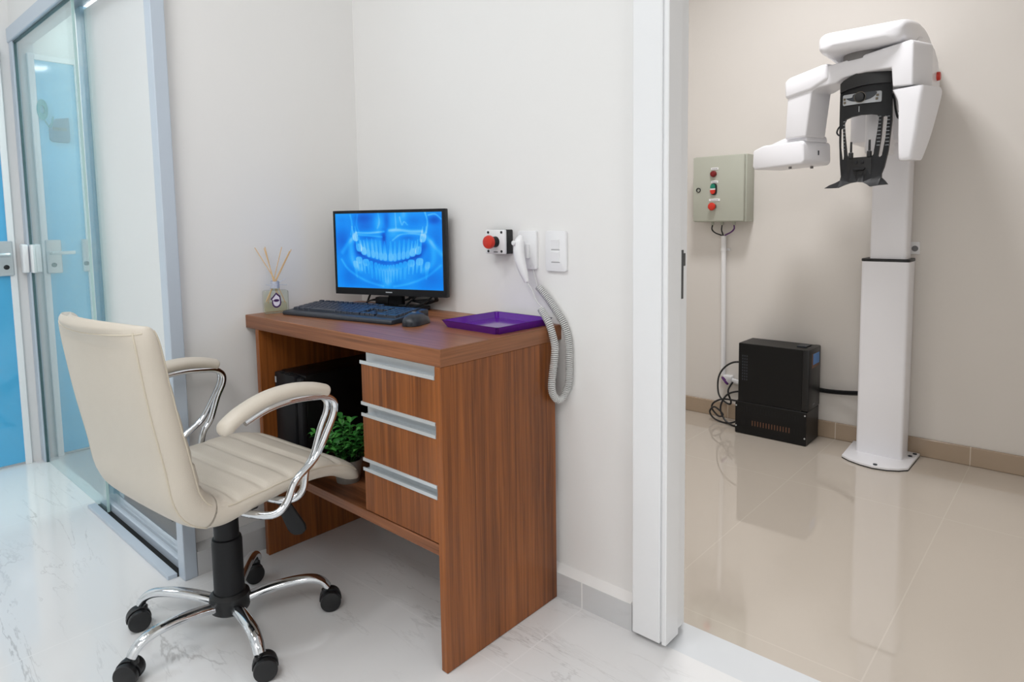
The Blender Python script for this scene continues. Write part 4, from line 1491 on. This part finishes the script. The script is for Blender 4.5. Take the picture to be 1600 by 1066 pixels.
# ------------------------------------------------------------------ panoramic x-ray machine
xr = thing('dental_xray_machine', (0.41, 2.1, 0), label='white panoramic dental x-ray machine on a column with a black chin support', cat='x-ray machine')
XC = 0.41
def xobj(name, bm, m, parent=None, label=None, ang=35):
    return obj(name, rel(bm, xr), m, parent or xr, label, ang)
FLATM = Matrix(((1, 0, 0, 0), (0, 0, 1, 0), (0, 1, 0, 0), (0, 0, 0, 1)))
bp_o = [(0.280, 2.215), (0.290, 1.995), (0.325, 1.967), (0.37, 1.948), (0.42, 1.938), (0.47, 1.948), (0.51, 1.972), (0.536, 2.003), (0.540, 2.215)]
b = NB(); prism(b, bp_o, 0.004, FLATM)
xobj('base_gasket', b, M_black)
b = NB(); prism(b, bp_o, 0.010, FLATM @ Matrix.Translation((0, 0.004, 0)), 0.002, 2)
bpl = xobj('base_plate', b, M_machine)
for (x, y) in ((0.427, 1.955), (0.515, 2.15), (0.525, 2.19)):
    b = NB(); cyl(b, (x, y, 0.014), (x, y, 0.018), 0.008, seg=16, bev=0.001)
    xobj('bolt', b, M_dark_grey, bpl)
b = NB(); prism(b, rrect(0.322, 0.499, 2.078, 2.195, 0.012, 4), 0.822, FLATM @ Matrix.Translation((0, 0.014, 0)))
xobj('lower_column', b, M_machine)
b = NB(); prism(b, rrect(0.3205, 0.5005, 2.076, 2.197, 0.012, 4), 0.012, FLATM @ Matrix.Translation((0, 0.836, 0)), 0.002, 1)
xobj('column_collar', b, M_black)
b = NB(); prism(b, rrect(0.350, 0.485, 2.088, 2.185, 0.012, 4), 0.75, FLATM @ Matrix.Translation((0, 0.845, 0)))
xobj('upper_column', b, M_machine)
# carriage behind the chin support
b = NB(); prism(b, rrect(0.290, 0.53, 1.955, 2.20, 0.03, 5), 0.35, FLATM @ Matrix.Translation((0, 1.318, 0)), 0.006, 2)
xobj('carriage', b, M_machine)
b = NB()
prism(b, rrect(0.385, 0.452, 1.79, 2.0, 0.03, 6), 0.20, FLATM @ Matrix.Translation((0, 1.262, 0)), 0.006, 2)
xobj('support_bracket', b, M_machine)
# hood: flat rounded slab in front that runs back and down to the carriage
b = NB()
def hood_ring(y, z0_, z1_, hw, r_):
    return y, z0_, z1_, hw, r_
secs = [(1.588, 1.632, 1.648, 0.085, 0.005), (1.600, 1.614, 1.668, 0.125, 0.02), (1.63, 1.610, 1.684, 0.140, 0.026), (1.70, 1.610, 1.702, 0.145, 0.03), (1.80, 1.606, 1.718, 0.146, 0.032), (1.90, 1.590, 1.722, 0.146, 0.034), (1.97, 1.52, 1.716, 0.146, 0.036), (2.03, 1.44, 1.70, 0.146, 0.04), (2.08, 1.43, 1.668, 0.146, 0.04), (2.13, 1.43, 1.60, 0.145, 0.04), (2.17, 1.43, 1.53, 0.142, 0.03), (2.185, 1.44, 1.49, 0.13, 0.015)]
P5 = spline([(s_[0], s_[1], s_[2]) for s_ in secs], 4)
P2 = spline([(s_[3], s_[4], 0) for s_ in secs], 4)
rings = []
for q, w_ in zip(P5, P2):
    rr_ = min(w_.y, (q.z - q.y) / 2 - 1e-3)
    pts = rrect(XC - w_.x, XC + w_.x, q.y, q.z, max(rr_, 0.002), 6)
    rings.append([b.verts.new((px, q.x, pz)) for px, pz in pts])
for A, B in zip(rings, rings[1:]):
    for k in range(len(A)):
        b.faces.new((A[k], A[(k + 1) % len(A)], B[(k + 1) % len(A)], B[k]))
b.faces.new(rings[0]); b.faces.new(rings[-1])
# the side of the hood that runs down behind the arm
ck = [(1.665, 1.60), (1.665, 1.47), (1.70, 1.445), (2.10, 1.445), (2.16, 1.48), (2.15, 1.56), (2.10, 1.625), (2.02, 1.66), (1.80, 1.66)]
prism(b, ck, 0.045, Matrix(((0, 1, 0, 0.523), (1, 0, 0, 0), (0, 0, 1, 0), (0, 0, 0, 1))), 0.014, 3)
xobj('hood', b, M_machine, ang=50)
b = NB(); cyl(b, (XC + 0.150, 2.08, 1.56), (XC + 0.170, 2.08, 1.56), 0.018, 0.016, seg=20, bev=0.004)
xobj('stop_button', b, M_red)
b = NB(); lathe(b, [(0, 1.585), (0.085, 1.585), (0.085, 1.612), (0, 1.612)], seg=40, center=(XC, 1.74, 0))
xobj('pivot_ring', b, M_machine_grey)
# rotating arm: local frame turned 20 degrees about the pivot
ARM = Matrix.Translation((XC, 1.74, 0)) @ Matrix.Rotation(R(-20), 4, 'Z')
b = NB()
fas = [(-0.114, 1.586), (0.0, 1.592), (0.10, 1.601), (0.198, 1.608), (0.206, 1.596), (0.208, 1.455), (0.138, 1.462), (0.132, 1.528), (0.034, 1.534), (-0.055, 1.528), (-0.075, 1.516), (-0.16, 1.512), (-0.178, 1.504), (-0.200, 1.336), (-0.297, 1.336), (-0.289, 1.49), (-0.284, 1.515), (-0.276, 1.552), (-0.262, 1.563), (-0.14, 1.580)]
prism(b, fas, 0.118, ARM @ Matrix.Translation((0, -0.08, 0)), 0.012, 3)
ra = xobj('rotating_arm', b, M_machine)
b = NB()
prism(b, [(-0.300, 1.560), (-0.278, 1.574), (-0.135, 1.594), (-0.105, 1.594), (-0.105, 1.535), (-0.178, 1.507), (-0.295, 1.492)], 0.15, ARM @ Matrix.Translation((0, -0.088, 0)), 0.012, 3)
xobj('arm_shoulder', b, M_machine)
# tube head: wide shallow box with a sloping top
b = NB()
prism(b, [(-0.455, 1.240), (-0.445, 1.226), (-0.212, 1.231), (-0.202, 1.243), (-0.205, 1.310), (-0.213, 1.322), (-0.40, 1.322), (-0.452, 1.306)], 0.165, ARM @ Matrix.Translation((0, -0.085, 0)), 0.012, 3)
prism(b, [(-0.41, 1.318), (-0.205, 1.318), (-0.21, 1.345), (-0.32, 1.343)], 0.125, ARM @ Matrix.Translation((0, -0.062, 0)), 0.008, 2)
th_ = xobj('tube_head', b, M_machine)
b = NB(); box(b, -0.2045, -0.2015, 0.0, 0.006, 1.268, 1.286, 0.0005, 1, M=ARM)
xobj('port_mark', b, M_dark_grey, th_)
b = NB()
for (a_, d_) in ((-0.30, -0.04), (-0.26, 0.04)):
    cyl(b, ARM @ Vector((a_, d_, 1.221)), ARM @ Vector((a_, d_, 1.232)), 0.006, seg=12)
xobj('tube_head_screw', b, M_machine_grey, th_)
# sensor leg
b = NB()
secs = [(1.452, 0.137, 0.240, -0.083, 0.034), (1.437, 0.146, 0.242, -0.084, 0.040), (1.40, 0.160, 0.238, -0.085, 0.036), (1.30, 0.163, 0.226, -0.084, 0.016), (1.222, 0.166, 0.213, -0.082, -0.006), (1.212, 0.172, 0.208, -0.076, -0.012)]
P3 = spline([(s_[0], s_[1], s_[2]) for s_ in secs], 4)
P4 = spline([(s_[3], s_[4], 0) for s_ in secs], 4)
rings = []
for q, w_ in zip(P3, P4):
    pts = rrect(q.y, q.z, w_.x, w_.y, 0.012, 4)
    rings.append([b.verts.new(ARM @ Vector((px, pz, q.x))) for px, pz in pts])
for A, B in zip(rings, rings[1:]):
    for k in range(len(A)):
        b.faces.new((A[k], A[(k + 1) % len(A)], B[(k + 1) % len(A)], B[k]))
b.faces.new(rings[0]); b.faces.new(rings[-1])
sl = xobj('sensor_leg', b, M_machine, ang=50)
b = NB(); box(b, 0.138, 0.234, -0.0815, 0.028, 1.4515, 1.4535, 0, 1, M=ARM)
xobj('seam_gap', b, M_dark_grey, sl)

# black chin support: one curved plate with windows
def bend_plate(bm, y0, k, cuts, th):
    for cxx in cuts:
        bmesh.ops.bisect_plane(bm, geom=bm.verts[:] + bm.edges[:] + bm.faces[:], plane_co=(cxx, 0, 0), plane_no=(1, 0, 0))
    for v_ in bm.verts:
        v_.co.y = y0 + k * (v_.co.x - XC) ** 2 + v_.co.y
    return bm
def flat(outer, holes):
    bm = NB()
    es_ = []
    for ring_ in [outer] + list(holes):
        vs_ = [bm.verts.new((p_[0], 0, p_[1])) for p_ in ring_]
        for i in range(len(vs_)):
            es_.append(bm.edges.new((vs_[i], vs_[(i + 1) % len(vs_)])))
    bmesh.ops.triangle_fill(bm, use_beauty=True, use_dissolve=False, edges=es_)
    return bm
def solid(bm, th):
    ex = bmesh.ops.extrude_face_region(bm, geom=bm.faces[:])
    bmesh.ops.translate(bm, vec=(0, th, 0), verts=[g_ for g_ in ex['geom'] if isinstance(g_, bmesh.types.BMVert)])
    return bm
outer = [(0.329, 1.495), (0.355, 1.505), (0.41, 1.515), (0.47, 1.515), (0.494, 1.512), (0.497, 1.45), (0.499, 1.36), (0.491, 1.256), (0.481, 1.20), (0.473, 1.175), (0.474, 1.162), (0.486, 1.150), (0.498, 1.136), (0.47, 1.134), (0.447, 1.130), (0.434, 1.139), (0.418, 1.147), (0.398, 1.149), (0.375, 1.146), (0.356, 1.139), (0.338, 1.130), (0.312, 1.130), (0.284, 1.131), (0.300, 1.142), (0.322, 1.150), (0.337, 1.158), (0.339, 1.172), (0.334, 1.22), (0.329, 1.30), (0.328, 1.38), (0.328, 1.46)]
win = [(0.352, 1.379), (0.37, 1.385), (0.402, 1.389), (0.435, 1.388), (0.455, 1.384), (0.461, 1.374), (0.459, 1.345), (0.4475, 1.245), (0.440, 1.236), (0.432, 1.238), (0.430, 1.230), (0.427, 1.238), (0.380, 1.238), (0.378, 1.228), (0.375, 1.236), (0.364, 1.238), (0.358, 1.25), (0.349, 1.32), (0.345, 1.365)]
s1 = [(0.3325, 1.345), (0.3385, 1.352), (0.342, 1.345), (0.3485, 1.245), (0.347, 1.234), (0.340, 1.234), (0.3335, 1.28)]
s2 = [(0.472, 1.376), (0.481, 1.380), (0.4865, 1.372), (0.482, 1.30), (0.4735, 1.240), (0.466, 1.233), (0.461, 1.240), (0.468, 1.30)]
CUTS = [XC + 0.01 * k for k in range(-12, 10)]
b = bend_plate(flat(outer, [win, s1, s2]), 1.675, 2.4, CUTS, 0)
# flare the lower wings forward
solid(b, 0.016)
for v_ in b.verts:
    if v_.co.z < 1.175:
        q = (1.175 - v_.co.z) / 0.045
        v_.co.y -= 0.035 * q * q
cs_ = xobj('chin_support', b, M_black_soft, ang=30)
b = NB()
merge(b, solid(flat([(0.331, 1.507), (0.343, 1.517), (0.36, 1.525), (0.385, 1.534), (0.41, 1.538), (0.47, 1.536), (0.4945, 1.530), (0.4945, 1.49), (0.45, 1.492), (0.42, 1.491), (0.39, 1.488), (0.36, 1.483), (0.331, 1.474)], []), 0.02))
b = bend_plate(b, 1.664, 2.4, CUTS, 0)
xobj('upper_cover', b, M_black, cs_)
YP = 1.6725
b = NB()
pl_o = rrect(0.340, 0.468, 1.428, 1.466, 0.005, 3)
b = bend_plate(flat(pl_o, []), YP - 0.001, 2.4, CUTS, 0); solid(b, 0.003)
cp_ = xobj('control_panel', b, M_lightgrey, cs_)
b = bend_plate(flat(smooth2([(0.352, 1.452), (0.372, 1.453), (0.380, 1.464), (0.42, 1.466), (0.452, 1.465), (0.448, 1.452), (0.43, 1.441), (0.40, 1.437), (0.372, 1.440)], 4), []), YP - 0.002, 2.4, CUTS, 0); solid(b, 0.002)
xobj('display_field', b, M_dark_grey, cp_)
for (x, z) in ((0.3465, 1.450), (0.3475, 1.438), (0.4555, 1.452), (0.4535, 1.440)):
    b = NB(); yk = YP + 2.4 * (x - XC) ** 2
    box(b, x - 0.004, x + 0.004, yk - 0.0035, yk + 0.001, z - 0.004, z + 0.004, 0.0008, 1)
    xobj('panel_key', b, M_gold, cp_)
b = NB(); cyl(b, (0.400, YP + 0.001, 1.451), (0.400, YP - 0.014, 1.451), 0.017, 0.0155, seg=28, bev=0.002)
xobj('knob', b, M_black, cp_)
b = NB(); lathe(b, [(0.0178, 0), (0.0195, 0), (0.0195, 0.003), (0.0178, 0.003), (0.0178, 0)], seg=28, M=RX, center=(0.400, YP + 0.0005, 1.451))
xobj('knob_ring', b, M_gold, cp_)
b = NB(); box(b, 0.396, 0.3985, 1.6735, 1.676, 1.400, 1.4195)
xobj('centre_mark', b, M_lightgrey, cs_)
# scale lines on the side bars
b = NB()
for i in range(9):
    z = 1.262 + 0.0125 * i + 0.01
    for (x0_, x1_, dz) in ((0.3435, 0.351, -0.002), (0.4565, 0.468, 0.004), (0.4795, 0.494, 0.003)):
        x0s = x0_ + (0 if x0_ > 0.4 else 0)
        ym = 1.6745 + 2.4 * ((x0s + x1_) / 2 - XC) ** 2
        box(b, x0s, x1_, ym - 0.0012, ym + 0.002, z + dz, z + dz + 0.0013)
xobj('scale_lines', b, M_lightgrey, cs_)
for (x, z0_, z1_) in ((0.3755, 1.236, 1.294), (0.436, 1.238, 1.297)):
    b = NB()
    cyl(b, (x, 1.672, z0_ + 0.018), (x, 1.672, z1_), 0.0042, 0.0036, seg=12)
    box(b, x - 0.007, x + 0.007, 1.664, 1.680, z0_ - 0.002, z0_ + 0.02, 0.002, 1)
    xobj('temple_rest', b, M_black, cs_)
b = NB()
b2 = bend_plate(flat(rrect(0.363, 0.443, 1.176, 1.2365, 0.004, 3), []), 1.671, 2.4, CUTS, 0); solid(b2, 0.006)
merge(b, b2)
bh = xobj('bite_block_holder', b, M_black_gloss, cs_)
b = NB()
for x in (0.393, 0.414):
    cyl(b, (x, 1.668, 1.219), (x, 1.673, 1.219), 0.006, seg=16, bev=0.001)
prism(b, [(0.383, 1.199), (0.426, 1.199), (0.420, 1.189), (0.389, 1.189)], 0.012, Matrix.Translation((0, 1.660, 0)), 0.003, 2)
xobj('bite_block', b, M_black_soft, bh)
b = NB()
tube(b, spline([(0.497, 1.70, 1.455), (0.503, 1.705, 1.435), (0.507, 1.71, 1.40), (0.512, 1.715, 1.375), (0.518, 1.715, 1.37), (0.520, 1.715, 1.385), (0.516, 1.715, 1.395)], 7), 0.0038, 8)
xobj('hook_cable', b, M_black, cs_)
b = NB()
tube(b, spline([(0.331, 1.70, 1.36), (0.322, 1.70, 1.35), (0.318, 1.70, 1.335), (0.326, 1.70, 1.325), (0.332, 1.70, 1.335)], 7), 0.003, 8)
xobj('hook_cable', b, M_black, cs_)

# power socket on the far wall beside the column
so = thing('wall_socket', (0.474, YF, 0.888), label='small square white wall socket peeking out beside the column', cat='socket')
b = NB(); prism(b, rrect(-0.028, 0.033, -0.026, 0.026, 0.004, 3), 0.01, Matrix.Translation((0, -0.01, 0)), 0.002, 1)
obj('plate', b, M_wplastic, so)
b = NB(); cyl(b, (0.016, -0.012, -0.002), (0.016, -0.009, -0.002), 0.012, seg=18)
obj('socket_insert', b, M_text, so)
